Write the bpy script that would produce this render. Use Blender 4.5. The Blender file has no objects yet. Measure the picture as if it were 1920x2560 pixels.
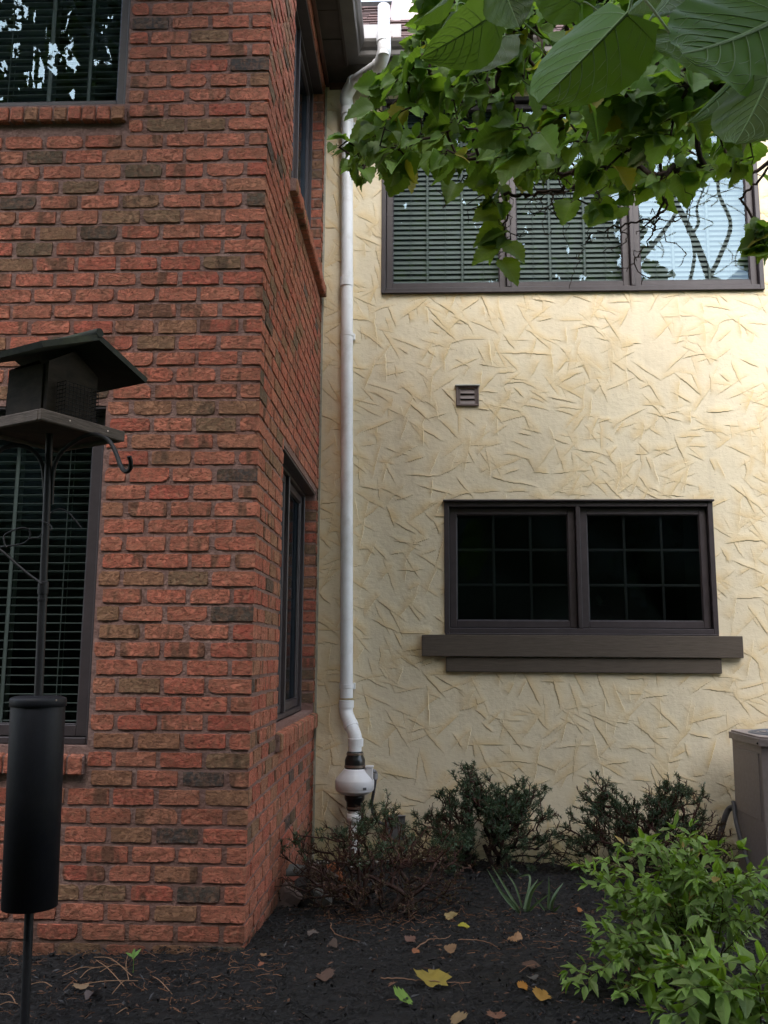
import bpy, math, random
import numpy as np
from mathutils import Matrix, Vector
random.seed(7); RS = np.random.RandomState(11)
C = bpy.context.scene.collection
SC = bpy.context.scene
E = 1.40          # camera height above the lowest soil; geometry below is written relative to the eye
# ------------------------------------------------------------------ camera
PITCH, YAW, ROLL, FPX = .156364, .042629, .005993, 2237.2
def cam_axes():
    cy, sy, cp, sp = math.cos(YAW), math.sin(YAW), math.cos(PITCH), math.sin(PITCH)
    f = np.array([-sy*cp, cy*cp, sp]); rt = np.array([cy, sy, 0.]); up = np.cross(rt, f)
    r2 = math.cos(ROLL)*rt+math.sin(ROLL)*up; u2 = -math.sin(ROLL)*rt+math.cos(ROLL)*up
    return r2, u2, f
R_, U_, F_ = cam_axes()
cam = bpy.data.objects.new('camera', bpy.data.cameras.new('camera')); C.objects.link(cam)
cam.matrix_world = Matrix(((R_[0], U_[0], -F_[0], 0), (R_[1], U_[1], -F_[1], 0), (R_[2], U_[2], -F_[2], E), (0, 0, 0, 1)))
cam.data.sensor_fit = 'VERTICAL'; cam.data.sensor_height = 24; cam.data.lens = 24*FPX/2560
cam.data.clip_start = .05; cam.data.clip_end = 500
SC.camera = cam
def dr(px, py):
    return R_*(px-960)/FPX - U_*(py-1280)/FPX + F_
def at(px, py, Y):
    d = dr(px, py); return d*Y/d[1]
def atX(px, py, X):
    d = dr(px, py); return d*X/d[0]
# ------------------------------------------------------------------ world, sun, exposure
SUN_EL, SUN_AZ = math.radians(43), math.radians(182)     # from behind the camera
w = bpy.data.worlds.new('World'); SC.world = w; w.use_nodes = True
nt = w.node_tree; nt.nodes.clear()
sky = nt.nodes.new('ShaderNodeTexSky'); sky.sky_type = 'NISHITA'; sky.sun_disc = False
sky.sun_elevation = SUN_EL; sky.sun_rotation = SUN_AZ; sky.air_density = 1.2; sky.dust_density = 1.0
hs = nt.nodes.new('ShaderNodeHueSaturation'); hs.inputs['Saturation'].default_value = .5
bg = nt.nodes.new('ShaderNodeBackground'); bg.inputs[1].default_value = .15
ow = nt.nodes.new('ShaderNodeOutputWorld')
nt.links.new(sky.outputs[0], hs.inputs['Color']); nt.links.new(hs.outputs[0], bg.inputs[0]); nt.links.new(bg.outputs[0], ow.inputs[0])
sl = bpy.data.lights.new('sun', 'SUN'); sl.energy = 1.5; sl.angle = math.radians(55); sl.color = (1, .93, .85)
so = bpy.data.objects.new('sun', sl); C.objects.link(so)
sdir = Vector((math.sin(SUN_AZ)*math.cos(SUN_EL), math.cos(SUN_AZ)*math.cos(SUN_EL), math.sin(SUN_EL)))
so.rotation_euler = sdir.to_track_quat('Z', 'Y').to_euler(); so.location = (0, -5, 20)
SC.view_settings.view_transform = 'Standard'; SC.view_settings.look = 'None'
SC.view_settings.exposure = 2.3; SC.view_settings.gamma = 1

# ------------------------------------------------------------------ mesh helpers
def mk(name, parts, mat, parent=None, smooth=False, origin=None, kind=None):
    """parts: list of (V(n,3), F(m,k), col(3|4|n,3) or None, luv(n,2) or None) -> ONE mesh object"""
    Vs, Ls, St, col, luv, off, ls = [], [], [], [], [], 0, 0
    anyuv = any(p[3] is not None for p in parts)
    for V, F, c, uv in parts:
        V = np.asarray(V, float).reshape(-1, 3); F = np.asarray(F, int)
        if len(V) == 0 or len(F) == 0: continue
        Vs.append(V); Ls.append((F+off).ravel()); k = F.shape[1]
        St.append(ls+np.arange(len(F))*k); ls += F.size; off += len(V)
        if c is None: c = (.5, .5, .5)
        c = np.asarray(c, float)
        col.append(np.broadcast_to(c, (len(V), 3)))
        luv.append(np.zeros((len(V), 2)) if uv is None else np.asarray(uv, float))
    V = np.concatenate(Vs); L = np.concatenate(Ls); S = np.concatenate(St); cc = np.concatenate(col)
    base = np.zeros(3)
    if parent is not None: base = world_loc(parent)
    elif origin is not None: base = np.array(origin, float)+[0, 0, E]
    V = V+[0, 0, E]-base
    me = bpy.data.meshes.new(name)
    me.vertices.add(len(V)); me.vertices.foreach_set('co', V.astype(np.float32).ravel())
    me.loops.add(len(L)); me.loops.foreach_set('vertex_index', L.astype(np.int32))
    me.polygons.add(len(S)); me.polygons.foreach_set('loop_start', S.astype(np.int32))
    me.update(calc_edges=True)
    me.polygons.foreach_set('use_smooth', np.full(len(S), bool(smooth)))
    a = me.attributes.new('col', 'FLOAT_COLOR', 'POINT')
    a.data.foreach_set('color', np.concatenate([cc, np.ones((len(cc), 1))], 1).astype(np.float32).ravel())
    if anyuv:
        b = me.attributes.new('luv', 'FLOAT_VECTOR', 'POINT'); u = np.concatenate(luv)
        b.data.foreach_set('vector', np.concatenate([u, np.zeros((len(u), 1))], 1).astype(np.float32).ravel())
    me.validate(); me.materials.append(mat)
    o = bpy.data.objects.new(name, me); C.objects.link(o)
    if parent is not None: o.parent = parent
    elif origin is not None: o.location = base
    if kind: o['kind'] = kind
    return o
def world_loc(o):
    l = np.zeros(3)
    while o is not None: l = l+np.array(o.location); o = o.parent
    return l
def tag(o, label, cat, group=None, kind=None):
    o['label'] = label; o['category'] = cat
    if group: o['group'] = group
    if kind: o['kind'] = kind
    return o
def thing(name, loc, label, cat, group=None):
    o = bpy.data.objects.new(name, None); C.objects.link(o); o.location = (loc[0], loc[1], loc[2]+E)
    o.empty_display_size = .1
    return tag(o, label, cat, group)
def plabel(o, s): o['label'] = s; return o
BF = np.array([[0, 3, 2, 1], [4, 5, 6, 7], [0, 1, 5, 4], [1, 2, 6, 5], [2, 3, 7, 6], [3, 0, 4, 7]])
def box(x0, x1, y0, y1, z0, z1, col=None):
    V = np.array([[x0, y0, z0], [x1, y0, z0], [x1, y1, z0], [x0, y1, z0], [x0, y0, z1], [x1, y0, z1], [x1, y1, z1], [x0, y1, z1]])
    return (V, BF, col, None)
def bbox(x0, x1, y0, y1, z0, z1, b=.003, col=None):
    """box with chamfered edges"""
    xs, ys, zs = (x0, x1), (y0, y1), (z0, z1); V = []; 
    for ix in (0, 1):
        for iy in (0, 1):
            for iz in (0, 1):
                sx, sy, sz = (1, -1)[ix], (1, -1)[iy], (1, -1)[iz]
                V += [[xs[ix], ys[iy]+sy*b, zs[iz]+sz*b], [xs[ix]+sx*b, ys[iy], zs[iz]+sz*b], [xs[ix]+sx*b, ys[iy]+sy*b, zs[iz]]]
    I = lambda ix, iy, iz, a: ((ix*2+iy)*2+iz)*3+a
    Q = []; T = []
    for s in (0, 1):
        f = [(0, 0), (1, 0), (1, 1), (0, 1)]
        if s: f = f[::-1]
        Q.append([I(s, a, b_, 0) for a, b_ in f][::-1]); Q.append([I(a, s, b_, 1) for a, b_ in f]); Q.append([I(a, b_, s, 2) for a, b_ in f][::-1])
    for a in (0, 1):
        for b_ in (0, 1):
            Q.append([I(0, a, b_, 1), I(1, a, b_, 1), I(1, a, b_, 2), I(0, a, b_, 2)])
            Q.append([I(a, 0, b_, 0), I(a, 1, b_, 0), I(a, 1, b_, 2), I(a, 0, b_, 2)])
            Q.append([I(a, b_, 0, 0), I(a, b_, 1, 0), I(a, b_, 1, 1), I(a, b_, 0, 1)])
            for c in (0, 1): T.append([I(a, b_, c, 0), I(a, b_, c, 1), I(a, b_, c, 2)])
    V = np.array(V, float)
    return [(V, np.array(Q), col, None), (V, np.array(T), col, None)]
def xf(parts, f):
    return [(f(np.asarray(p[0], float)),)+tuple(p[1:]) for p in (parts if isinstance(parts, list) else [parts])]
def tube(P, r, n=8, col=None, cap=True):
    P = np.asarray(P, float); m = len(P); r = np.broadcast_to(np.asarray(r, float), (m,))
    T = np.gradient(P, axis=0); T /= np.linalg.norm(T, axis=1)[:, None]+1e-12
    a = np.array([0, 0, 1.]) if abs(T[0][2]) < .9 else np.array([1., 0, 0])
    N = np.cross(T[0], a); N /= np.linalg.norm(N); V = []
    th = np.arange(n)*2*np.pi/n
    for i in range(m):
        N = N-T[i]*N.dot(T[i]); N /= np.linalg.norm(N)+1e-12; B = np.cross(T[i], N)
        V.append(P[i]+r[i]*(np.cos(th)[:, None]*N+np.sin(th)[:, None]*B))
    V = np.concatenate(V); i = np.arange(m-1)[:, None]*n; j = np.arange(n)[None]; j2 = (j+1) % n
    F = np.stack([i+j, i+j2, i+n+j2, i+n+j], -1).reshape(-1, 4)
    if col is not None and np.ndim(col) == 2: return [(V, F, np.repeat(np.asarray(col), n, 0), None)]
    out = [(V, F, col, None)]
    if cap and r[0] > 1e-4:
        out.append((V[:n], np.arange(n)[::-1][None], col, None)); out.append((V[-n:], np.arange(n)[None], col, None))
    return out
def ribbon_tubes(P, r, n=3, col=None): return tube(P, r, n, col, cap=False)
def lathe(prof, c, n=40, col=None, axis=None):
    """prof list of (r,z) about vertical axis through c"""
    prof = np.array(prof, float); th = np.arange(n)*2*np.pi/n; m = len(prof)
    V = np.stack([prof[:, 0:1]*np.cos(th), prof[:, 0:1]*np.sin(th), np.repeat(prof[:, 1:2], n, 1)], -1).reshape(-1, 3)
    i = np.arange(m-1)[:, None]*n; j = np.arange(n)[None]; j2 = (j+1) % n
    F = np.stack([i+j, i+j2, i+n+j2, i+n+j], -1).reshape(-1, 4)
    return [(V+np.asarray(c, float), F, col, None)]
def spline(P, k=6):
    P = np.asarray(P, float); n = len(P); Q = np.vstack([2*P[0]-P[1], P, 2*P[-1]-P[-2]]); out = []
    for i in range(n-1):
        a, b, c, d = Q[i:i+4]
        for t in np.arange(k)/k:
            out.append(.5*((2*b)+(-a+c)*t+(2*a-5*b+4*c-d)*t*t+(-a+3*b-3*c+d)*t**3))
    out.append(P[-1]); return np.array(out)

# ------------------------------------------------------------------ material helpers
class N:
    def __init__(s, name):
        s.m = bpy.data.materials.new(name); s.m.use_nodes = True; s.t = s.m.node_tree; s.t.nodes.clear()
        s.out = s.t.nodes.new('ShaderNodeOutputMaterial')
    def n(s, typ, **kw):
        o = s.t.nodes.new(typ)
        for k, v in kw.items(): setattr(o, k, v)
        return o
    def l(s, a, b): s.t.links.new(a, b)
    def setv(s, node, key, v):
        if hasattr(v, 'is_output') or isinstance(v, bpy.types.NodeSocket): s.l(v, node.inputs[key])
        else: node.inputs[key].default_value = v
    def geo(s): return s.n('ShaderNodeNewGeometry').outputs['Position']
    def attr(s, nm, out='Color'): 
        a = s.n('ShaderNodeAttribute'); a.attribute_name = nm; return a.outputs[out]
    def noise(s, vec, scale, detail=4, rough=.6, dist=0, out='Fac'):
        o = s.n('ShaderNodeTexNoise'); s.l(vec, o.inputs['Vector']); o.inputs['Scale'].default_value = scale
        o.inputs['Detail'].default_value = detail; o.inputs['Roughness'].default_value = rough; o.inputs['Distortion'].default_value = dist
        return o.outputs[out]
    def ramp(s, fac, stops, interp='LINEAR'):
        o = s.n('ShaderNodeValToRGB'); s.l(fac, o.inputs[0]); cr = o.color_ramp; cr.interpolation = interp
        while len(cr.elements) > 1: cr.elements.remove(cr.elements[-1])
        cr.elements[0].position = stops[0][0]; cr.elements[0].color = tuple(stops[0][1])+(1,) if len(stops[0][1]) == 3 else stops[0][1]
        for p, c in stops[1:]:
            e = cr.elements.new(p); e.color = tuple(c)+(1,)
        return o.outputs[0]
    def mix(s, fac, a, b, mode='MIX'):
        o = s.n('ShaderNodeMix'); o.data_type = 'RGBA'; o.blend_type = mode
        s.setv(o, 0, fac)
        for k, v in ((6, a), (7, b)):
            if isinstance(v, tuple): o.inputs[k].default_value = v+(1,) if len(v) == 3 else v
            else: s.l(v, o.inputs[k])
        return o.outputs[2]
    def math(s, op, a, b=0., c=0.):
        o = s.n('ShaderNodeMath', operation=op); s.setv(o, 0, a); s.setv(o, 1, b)
        if op == 'MULTIPLY_ADD': s.setv(o, 2, c)
        return o.outputs[0]
    def vadd(s, a, b):
        o = s.n('ShaderNodeVectorMath', operation='ADD'); s.l(a, o.inputs[0]); s.l(b, o.inputs[1]); return o.outputs[0]
    def vmul(s, a, b):
        o = s.n('ShaderNodeVectorMath', operation='MULTIPLY'); s.l(a, o.inputs[0]); o.inputs[1].default_value = b; return o.outputs[0]
    def bump(s, h, strength=.5, dist=.01, normal=None):
        o = s.n('ShaderNodeBump'); s.l(h, o.inputs['Height']); o.inputs['Strength'].default_value = strength; o.inputs['Distance'].default_value = dist
        if normal is not None: s.l(normal, o.inputs['Normal'])
        return o.outputs[0]
    def bsdf(s, col, rough=.8, normal=None, metal=0., spec=.5, **kw):
        o = s.n('ShaderNodeBsdfPrincipled')
        if isinstance(col, tuple): o.inputs['Base Color'].default_value = col+(1,)
        else: s.l(col, o.inputs['Base Color'])
        s.setv(o, 'Roughness', rough); o.inputs['Metallic'].default_value = metal; o.inputs['Specular IOR Level'].default_value = spec
        if normal is not None: s.l(normal, o.inputs['Normal'])
        for k, v in kw.items(): s.setv(o, k, v)
        s.l(o.outputs[0], s.out.inputs[0]); return o

def mat_plain(name, col, rough=.6, nscale=30, amt=.25, bump=.1, bscale=80, spec=.4, metal=0., dirt=None):
    m = N(name); g = m.geo(); n1 = m.noise(g, nscale, 5)
    lo = tuple(c*(1-amt) for c in col); hi = tuple(min(1, c*(1+amt)) for c in col)
    c = m.ramp(n1, [(.25, lo), (.75, hi)])
    if dirt:
        n2 = m.noise(g, 4.5, 6, .7); c = m.mix(m.ramp(n2, [(.5, (0, 0, 0)), (.75, (1, 1, 1))]), c, dirt)
    nb = m.bump(m.noise(g, bscale, 4), bump, .003) if bump else None
    m.bsdf(c, rough, nb, metal, spec); return m.m

# brick: vertex colour r = brick class, g = random offset, b = 1 on brick / 0 on mortar
def mat_brick():
    m = N('brick'); at_ = m.attr('col'); sep = m.n('ShaderNodeSeparateColor'); m.l(at_, sep.inputs[0])
    r, g, b = sep.outputs
    pos = m.geo(); off = m.n('ShaderNodeCombineXYZ'); m.l(m.math('MULTIPLY', g, 37.), off.inputs[0]); m.l(m.math('MULTIPLY', g, 91.), off.inputs[2])
    p = m.vadd(pos, off.outputs[0])
    base = m.ramp(r, [(0, (.52, .13, .088)), (.15, (.62, .18, .115)), (.3, (.58, .195, .125)), (.42, (.64, .22, .14)), (.5, (.52, .165, .105)), (.58, (.58, .225, .14)), (.68, (.42, .20, .115)), (.80, (.32, .19, .11)), (.88, (.17, .125, .08)), (.93, (.11, .09, .07)), (1, (.08, .075, .075))])
    # vertical dark firing bands on some bricks
    ps = m.vmul(p, (1, 1, .25)); nb = m.noise(ps, 13, 2, .5)
    gate = m.ramp(m.math('FRACT', m.math('MULTIPLY', g, 7.3)), [(.5, (0, 0, 0)), (.6, (1, 1, 1))])
    band = m.mix(gate, (0, 0, 0), m.ramp(nb, [(.55, (0, 0, 0)), (.62, (.75, .75, .75))]))
    c = m.mix(band, base, (.095, .07, .045))
    n1 = m.noise(p, 38, 5, .65)
    c = m.mix(m.ramp(n1, [(.45, (0, 0, 0)), (.66, (.55, .55, .55))]), c, (.42, .20, .125))
    c = m.mix(m.ramp(m.noise(p, 20, 4, .7), [(.46, (0, 0, 0)), (.6, (.34, .34, .34))]), c, (.22, .125, .075))
    # dark pits and drag marks in the brick face
    pit = m.noise(m.vmul(p, (.6, .6, 1.3)), 82, 5, .68, .8)
    pm = m.ramp(pit, [(.36, (1, 1, 1)), (.46, (0, 0, 0))])
    c = m.mix(m.math('MULTIPLY', pm, .6), c, (.075, .032, .024))
    crk = m.noise(m.vmul(p, (.5, .5, 1.2)), 34, 6, .75, 1.6)
    cm = m.ramp(crk, [(.47, (0, 0, 0)), (.5, (1, 1, 1)), (.53, (0, 0, 0))])
    c = m.mix(m.math('MULTIPLY', cm, .34), c, (.085, .035, .026))
    # mortar
    mn = m.noise(pos, 60, 5); mc = m.ramp(mn, [(.3, (.25, .15, .13)), (.7, (.40, .265, .23))])
    mc = m.mix(m.ramp(m.noise(pos, 1.6, 4), [(.4, (0, 0, 0)), (.65, (.8, .8, .8))]), mc, (.27, .14, .115))
    c = m.mix(b, mc, c)
    # damp, mossy soil-side staining of the lowest courses
    sx = m.n('ShaderNodeSeparateXYZ'); m.l(pos, sx.inputs[0])
    zz = m.math('ADD', sx.outputs[2], m.math('MULTIPLY', m.noise(pos, 5, 4), .25))
    wet = m.ramp(zz, [(.17, (.75, .75, .75)), (.42, (0, 0, 0))])
    c = m.mix(wet, c, (.055, .05, .03))
    h = m.math('ADD', m.math('MULTIPLY', m.math('ADD', pm, cm), -1.), m.math('MULTIPLY', m.noise(p, 160, 3), .5))
    nrm = m.bump(h, .8, .005)
    m.bsdf(c, .88, nrm, spec=.25); return m.m

def mat_stucco():
    m = N('stucco'); at_ = m.attr('col'); pos = m.geo()
    n1 = m.noise(pos, 1.3, 5, .6)
    c = m.mix(.5, at_, at_)
    c = m.mix(m.ramp(n1, [(.35, (0, 0, 0)), (.7, (.35, .35, .35))]), c, (.62, .51, .36))
    st = m.noise(m.vmul(pos, (3.5, 3.5, .35)), 1.5, 5, .65)
    c = m.mix(m.ramp(st, [(.55, (0, 0, 0)), (.75, (.35, .35, .35))]), c, (.50, .42, .31))
    spk = m.noise(pos, 75, 2, .5)
    c = m.mix(m.ramp(spk, [(.24, (.6, .6, .6)), (.29, (0, 0, 0))]), c, (.25, .19, .12))
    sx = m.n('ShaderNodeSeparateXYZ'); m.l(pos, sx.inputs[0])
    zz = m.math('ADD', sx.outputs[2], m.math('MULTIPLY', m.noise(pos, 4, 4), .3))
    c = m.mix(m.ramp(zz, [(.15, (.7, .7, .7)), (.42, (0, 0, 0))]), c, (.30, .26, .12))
    h = m.math('ADD', m.noise(pos, 70, 6, .65), m.math('MULTIPLY', m.noise(m.vmul(pos, (1, 1, 3)), 28, 3, .6, .5), .8))
    m.bsdf(c, .8, m.bump(h, .35, .004), spec=.3); return m.m

def mat_leaf(name, vein=True, trans=.35, under=(.16, .24, .09)):
    m = N(name); c = m.attr('col'); pos = m.geo()
    c = m.mix(m.ramp(m.noise(pos, 45, 4), [(.3, (0, 0, 0)), (.7, (.3, .3, .3))]), c, m.mix(.5, c, (.10, .09, .015)))
    nrm = None
    if vein:
        uv = m.attr('luv', 'Vector'); sp = m.n('ShaderNodeSeparateXYZ'); m.l(uv, sp.inputs[0])
        ax = m.math('ABSOLUTE', sp.outputs[0])
        v1 = m.math('FRACT', m.math('MULTIPLY', m.math('SUBTRACT', sp.outputs[1], m.math('MULTIPLY', ax, .55)), 7.))
        v1 = m.math('ABSOLUTE', m.math('SUBTRACT', v1, .5))
        side = m.ramp(v1, [(0, (1, 1, 1)), (.075, (0, 0, 0))]); mid = m.ramp(ax, [(0, (1, 1, 1)), (.035, (0, 0, 0))])
        v = m.math('MAXIMUM', side, mid)
        c = m.mix(m.math('MULTIPLY', v, .38), c, (.22, .30, .10)); nrm = m.bump(v, .5, .002)
    bf = m.n('ShaderNodeNewGeometry').outputs['Backfacing']
    cu = m.mix(.4, c, under); c2 = m.mix(bf, c, cu)
    b = m.bsdf(c2, .5, nrm, spec=.35)
    tr = m.n('ShaderNodeBsdfTranslucent'); m.l(m.mix(.6, c, (.20, .34, .02)), tr.inputs[0])
    mx = m.n('ShaderNodeMixShader'); mx.inputs[0].default_value = trans
    m.l(b.outputs[0], mx.inputs[1]); m.l(tr.outputs[0], mx.inputs[2]); m.l(mx.outputs[0], m.out.inputs[0]); return m.m

def mat_vc(name, rough=.8, bump=.3, bscale=60, spec=.3, amt=.35):
    m = N(name); c = m.attr('col'); pos = m.geo(); n1 = m.noise(pos, 25, 5)
    c = m.mix(m.ramp(n1, [(.35, (0, 0, 0)), (.7, (amt, amt, amt))]), c, m.mix(.6, c, (.01, .01, .01)))
    m.bsdf(c, rough, m.bump(m.noise(pos, bscale, 5), bump, .005), spec=spec); return m.m

def mat_glass():
    m = N('window_glass'); lw = m.n('ShaderNodeLayerWeight'); lw.inputs[0].default_value = .5
    fr = m.math('MULTIPLY_ADD', m.math('POWER', lw.outputs['Facing'], 5.), .90, .05)
    nb = m.bump(m.noise(m.geo(), 1.3, 1), .05, .0012)
    gl = m.n('ShaderNodeBsdfGlossy'); gl.inputs['Roughness'].default_value = 0.0; gl.inputs[0].default_value = (.54, .76, .94, 1); m.l(nb, gl.inputs['Normal'])
    tr = m.n('ShaderNodeBsdfTransparent'); tr.inputs[0].default_value = (.56, .60, .60, 1)
    mx = m.n('ShaderNodeMixShader'); m.l(fr, mx.inputs[0]); m.l(tr.outputs[0], mx.inputs[1]); m.l(gl.outputs[0], mx.inputs[2])
    m.l(mx.outputs[0], m.out.inputs[0]); return m.m

def mat_wood(name, c0, c1, scale=(1, 1, 14), rough=.8):
    m = N(name); p = m.vmul(m.geo(), scale); n1 = m.noise(p, 9, 6, .65, .3)
    c = m.ramp(n1, [(.3, c0), (.7, c1)]); m.bsdf(c, rough, m.bump(n1, .4, .004), spec=.3); return m.m

M_BRICK = mat_brick(); M_STUC = mat_stucco(); M_GLASS = mat_glass()
M_FRAME = mat_plain('bronze_frame', (.050, .040, .043), .42, 14, .18, .03)
M_DARK = mat_plain('dark_interior', (.018, .018, .018), .9, 5, .3, 0)
M_BLIND = mat_plain('blind_slat', (.24, .265, .25), .55, 20, .08, 0)
M_MUNTIN = mat_plain('grille_bar', (.015, .016, .015), .5, 10, .1, 0)
M_SILLB = mat_wood('sill_board_paint', (.072, .056, .044), (.115, .092, .074), (1.2, 1, 22))
M_SOFFIT = mat_plain('soffit_paint', (.050, .038, .033), .7, 8, .25, .1)
M_TRIM = mat_plain('brown_trim', (.10, .045, .032), .7, 8, .3, .1)
M_GUTTER = mat_plain('gutter_metal', (.085, .076, .068), .45, 6, .2, .03)
M_SHING = mat_vc('shingle', .9, .6, 180)
M_PVC = mat_plain('white_pvc', (.83, .83, .85), .35, 7, .05, .02, dirt=(.62, .60, .58))
M_PVCF = mat_plain('fan_plastic', (.74, .72, .74), .3, 6, .06, .02)
M_RUB = mat_plain('black_rubber', (.012, .012, .013), .28, 12, .2, .03, spec=.6)
M_STEEL = mat_plain('clamp_steel', (.30, .24, .20), .35, 20, .2, 0, metal=.8)
M_CONDUIT = mat_plain('grey_conduit', (.10, .095, .105), .5, 20, .2, .1)
M_BOX = mat_plain('weatherproof_metal', (.17, .17, .18), .5, 20, .2, .1, metal=.3)
M_IRON = mat_plain('black_iron', (.008, .008, .010), .55, 60, .3, .25, 300, spec=.3)
M_BAFFLE = mat_plain('baffle_paint', (.006, .0065, .010), .6, 60, .3, .25, 350, spec=.25, dirt=(.012, .012, .014))
M_FWOOD = mat_wood('weathered_wood', (.040, .032, .028), (.135, .108, .092), (2, 2, 30), .9)
M_FROOF = mat_plain('mossy_roof_board', (.018, .021, .016), .9, 14, .5, .5, 40, dirt=(.055, .065, .025))
M_FDARK = mat_wood('dark_cedar', (.014, .011, .009), (.040, .029, .020), (2, 2, 4), .9)
M_AC = mat_plain('unit_metal', (.30, .255, .25), .55, 40, .12, .15, 300)
M_ACG = mat_plain('unit_grille', (.10, .115, .14), .5, 40, .12, .1, 300)  # bluish light on the front face is put into this colour
M_LEAF = mat_leaf('mulberry_leaf', True, .5); M_DLEAF = mat_vc('dead_leaf', .75, .3, 60, .3, .3); M_BIGLEAF = mat_leaf('mulberry_big_leaf', False, .40, (.11, .17, .08))
M_SLEAF = mat_leaf('shrub_leaf', True, .38, (.26, .34, .16))
M_NEEDLE = mat_leaf('yew_needle', False, .1, (.10, .14, .08))
M_VC = mat_vc('earthy'); M_BARK = mat_vc('bark', .9, .6, 90)
M_WOODL = mat_leaf('woodland_leaf', False, .15, (.07, .09, .05))

# ------------------------------------------------------------------ terrain
def gz(x, y):
    x = np.asarray(x, float); y = np.asarray(y, float)
    t = np.clip((y-4.1)/2.3, 0, 1)
    z = -1.262-.165*t
    z = z-.045*np.clip(-x-.8, 0, 1.2)+.02*np.sin(x*1.7+y)*np.cos(y*1.3)
    z = z+.05*np.exp(-((x-.35)**2+(y-6.1)**2)/.35)
    return z
def fbm(X, Y, seed, octs=((3, 1.), (7, .5), (17, .3), (41, .2))):
    rs = np.random.RandomState(seed); o = np.zeros_like(X)
    for f, a in octs:
        for k in range(5):
            th = rs.rand()*6.28; ph = rs.rand()*6.28; ff = f*(.7+.6*rs.rand())
            o += a*np.sin(ff*(X*np.cos(th)+Y*np.sin(th))+ph+1.3*np.sin(ff*.6*(X*np.sin(th)-Y*np.cos(th))+ph*2))/5
    return o
def grid_faces(nx, ny):
    i = np.arange(nx-1)[:, None]; j = np.arange(ny-1)[None]; a = (i*ny+j).ravel()
    return np.stack([a, a+ny, a+ny+1, a+1], -1)
xs = np.arange(-3.6, 4.6, .022); ys = np.arange(1.2, 6.5, .022)
GX, GY = np.meshgrid(xs, ys, indexing='ij')
GZ = gz(GX, GY)+.010*fbm(GX, GY, 3)+.006*fbm(GX, GY, 5, ((30, 1), (60, .7), (90, .5)))+RS.rand(*GX.shape)*.008
cN = (.005+.007*RS.rand(*GX.shape))[..., None]*np.array([1, .95, 1.0]); 
mk('mulch_bed', [(np.stack([GX, GY, GZ], -1).reshape(-1, 3), grid_faces(len(xs), len(ys)), cN.reshape(-1, 3), None)], M_VC, kind='structure', smooth=False)
M_LAWN = mat_plain('lawn', (.035, .06, .02), .95, 9, .5, .8, 60)
o = mk('ground', [(np.array([[-90, -90, -1.33], [90, -90, -1.33], [90, 1.3, -1.33], [-90, 1.3, -1.33], [90, 3, -1.7], [-90, 3, -1.7], [90, 90, -1.7], [-90, 90, -1.7]]), np.array([[0, 1, 2, 3], [3, 2, 4, 5], [5, 4, 6, 7]]), None, None)], M_LAWN, kind='structure')

# ------------------------------------------------------------------ the house
XW, YB, YS = -.763, 4.03, 6.43           # brick side wall, brick front wall, stucco wall
TOP = 4.43
house = thing('house', (-.763, 6.43, -1.43), 'two storey house of red brick and cream stucco behind the planting bed', 'house')
CH = .0801; BL = .2032; Z0 = -1.232
PR = .0062                                # how far bricks stand proud of the mortar
rsb = np.random.RandomState(5)
def brick_cap(u0, u1, z0, z1, sharp0=False, sharp1=False, nx=7, nz=4, mu=.0078, mz=.0058):
    """front of one brick in (u, z, w) with w outward; ring at mortar depth then bevel then face"""
    a0 = u0 if sharp0 else u0+mu; a1 = u1 if sharp1 else u1-mu
    b0, b1 = z0+mz, z1-mz
    j = lambda s: (rsb.rand()-.5)*s
    if not sharp0: a0 += j(.006)
    if not sharp1: a1 += j(.006)
    b0 += j(.004); b1 += j(.004)
    us = np.linspace(0, 1, nx); zs = np.linspace(0, 1, nz)
    bev = .0025+.002*rsb.rand()
    U, Zz = np.meshgrid(us, zs, indexing='ij')
    bu = bev/(a1-a0); bz = bev/(b1-b0)
    U = np.clip(U, 0, 1); UU = a0+(a1-a0)*(bu*(not sharp0)+(1-bu*(not sharp0)-bu*(not sharp1))*U)
    ZZ = b0+(b1-b0)*(bz+(1-2*bz)*Zz)
    W = PR+(rsb.rand(nx, nz)-.5)*.0030+(rsb.rand()-.5)*.004
    UU = UU+(rsb.rand(nx, nz)-.5)*.003*(1 if not (sharp0 or sharp1) else .3); ZZ = ZZ+(rsb.rand(nx, nz)-.5)*.0032
    # rounder, chipped corners
    if sharp0: UU[0] = a0; W[0] = PR
    else:
        for c, s in ((0, 1), (-1, -1)):
            k = .0008+.010*rsb.rand()**4; UU[0, c] += k; ZZ[0, c] += s*k*.6
    if sharp1: UU[-1] = a1; W[-1] = PR
    else:
        for c, s in ((0, 1), (-1, -1)):
            k = .0008+.010*rsb.rand()**4; UU[-1, c] -= k; ZZ[-1, c] += s*k*.6
    # outer skirt ring
    n, m_ = nx+2, nz+2; A = np.zeros((n, m_, 3)); A[1:-1, 1:-1, 0] = UU; A[1:-1, 1:-1, 1] = ZZ; A[1:-1, 1:-1, 2] = W
    e = bev*.9
    A[0, 1:-1] = A[1, 1:-1]; A[-1, 1:-1] = A[-2, 1:-1]; A[:, 0] = A[:, 1]; A[:, -1] = A[:, -2]
    A[0, :, 2] = -.012; A[-1, :, 2] = -.012; A[:, 0, 2] = -.012; A[:, -1, 2] = -.012
    if not sharp0: A[0, :, 0] -= e
    else: A[0, 1:-1, 2] = PR
    if not sharp1: A[-1, :, 0] += e
    else: A[-1, 1:-1, 2] = PR
    A[:, 0, 1] -= e; A[:, -1, 1] += e
    return A.reshape(-1, 3), grid_faces(n, m_)
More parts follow.
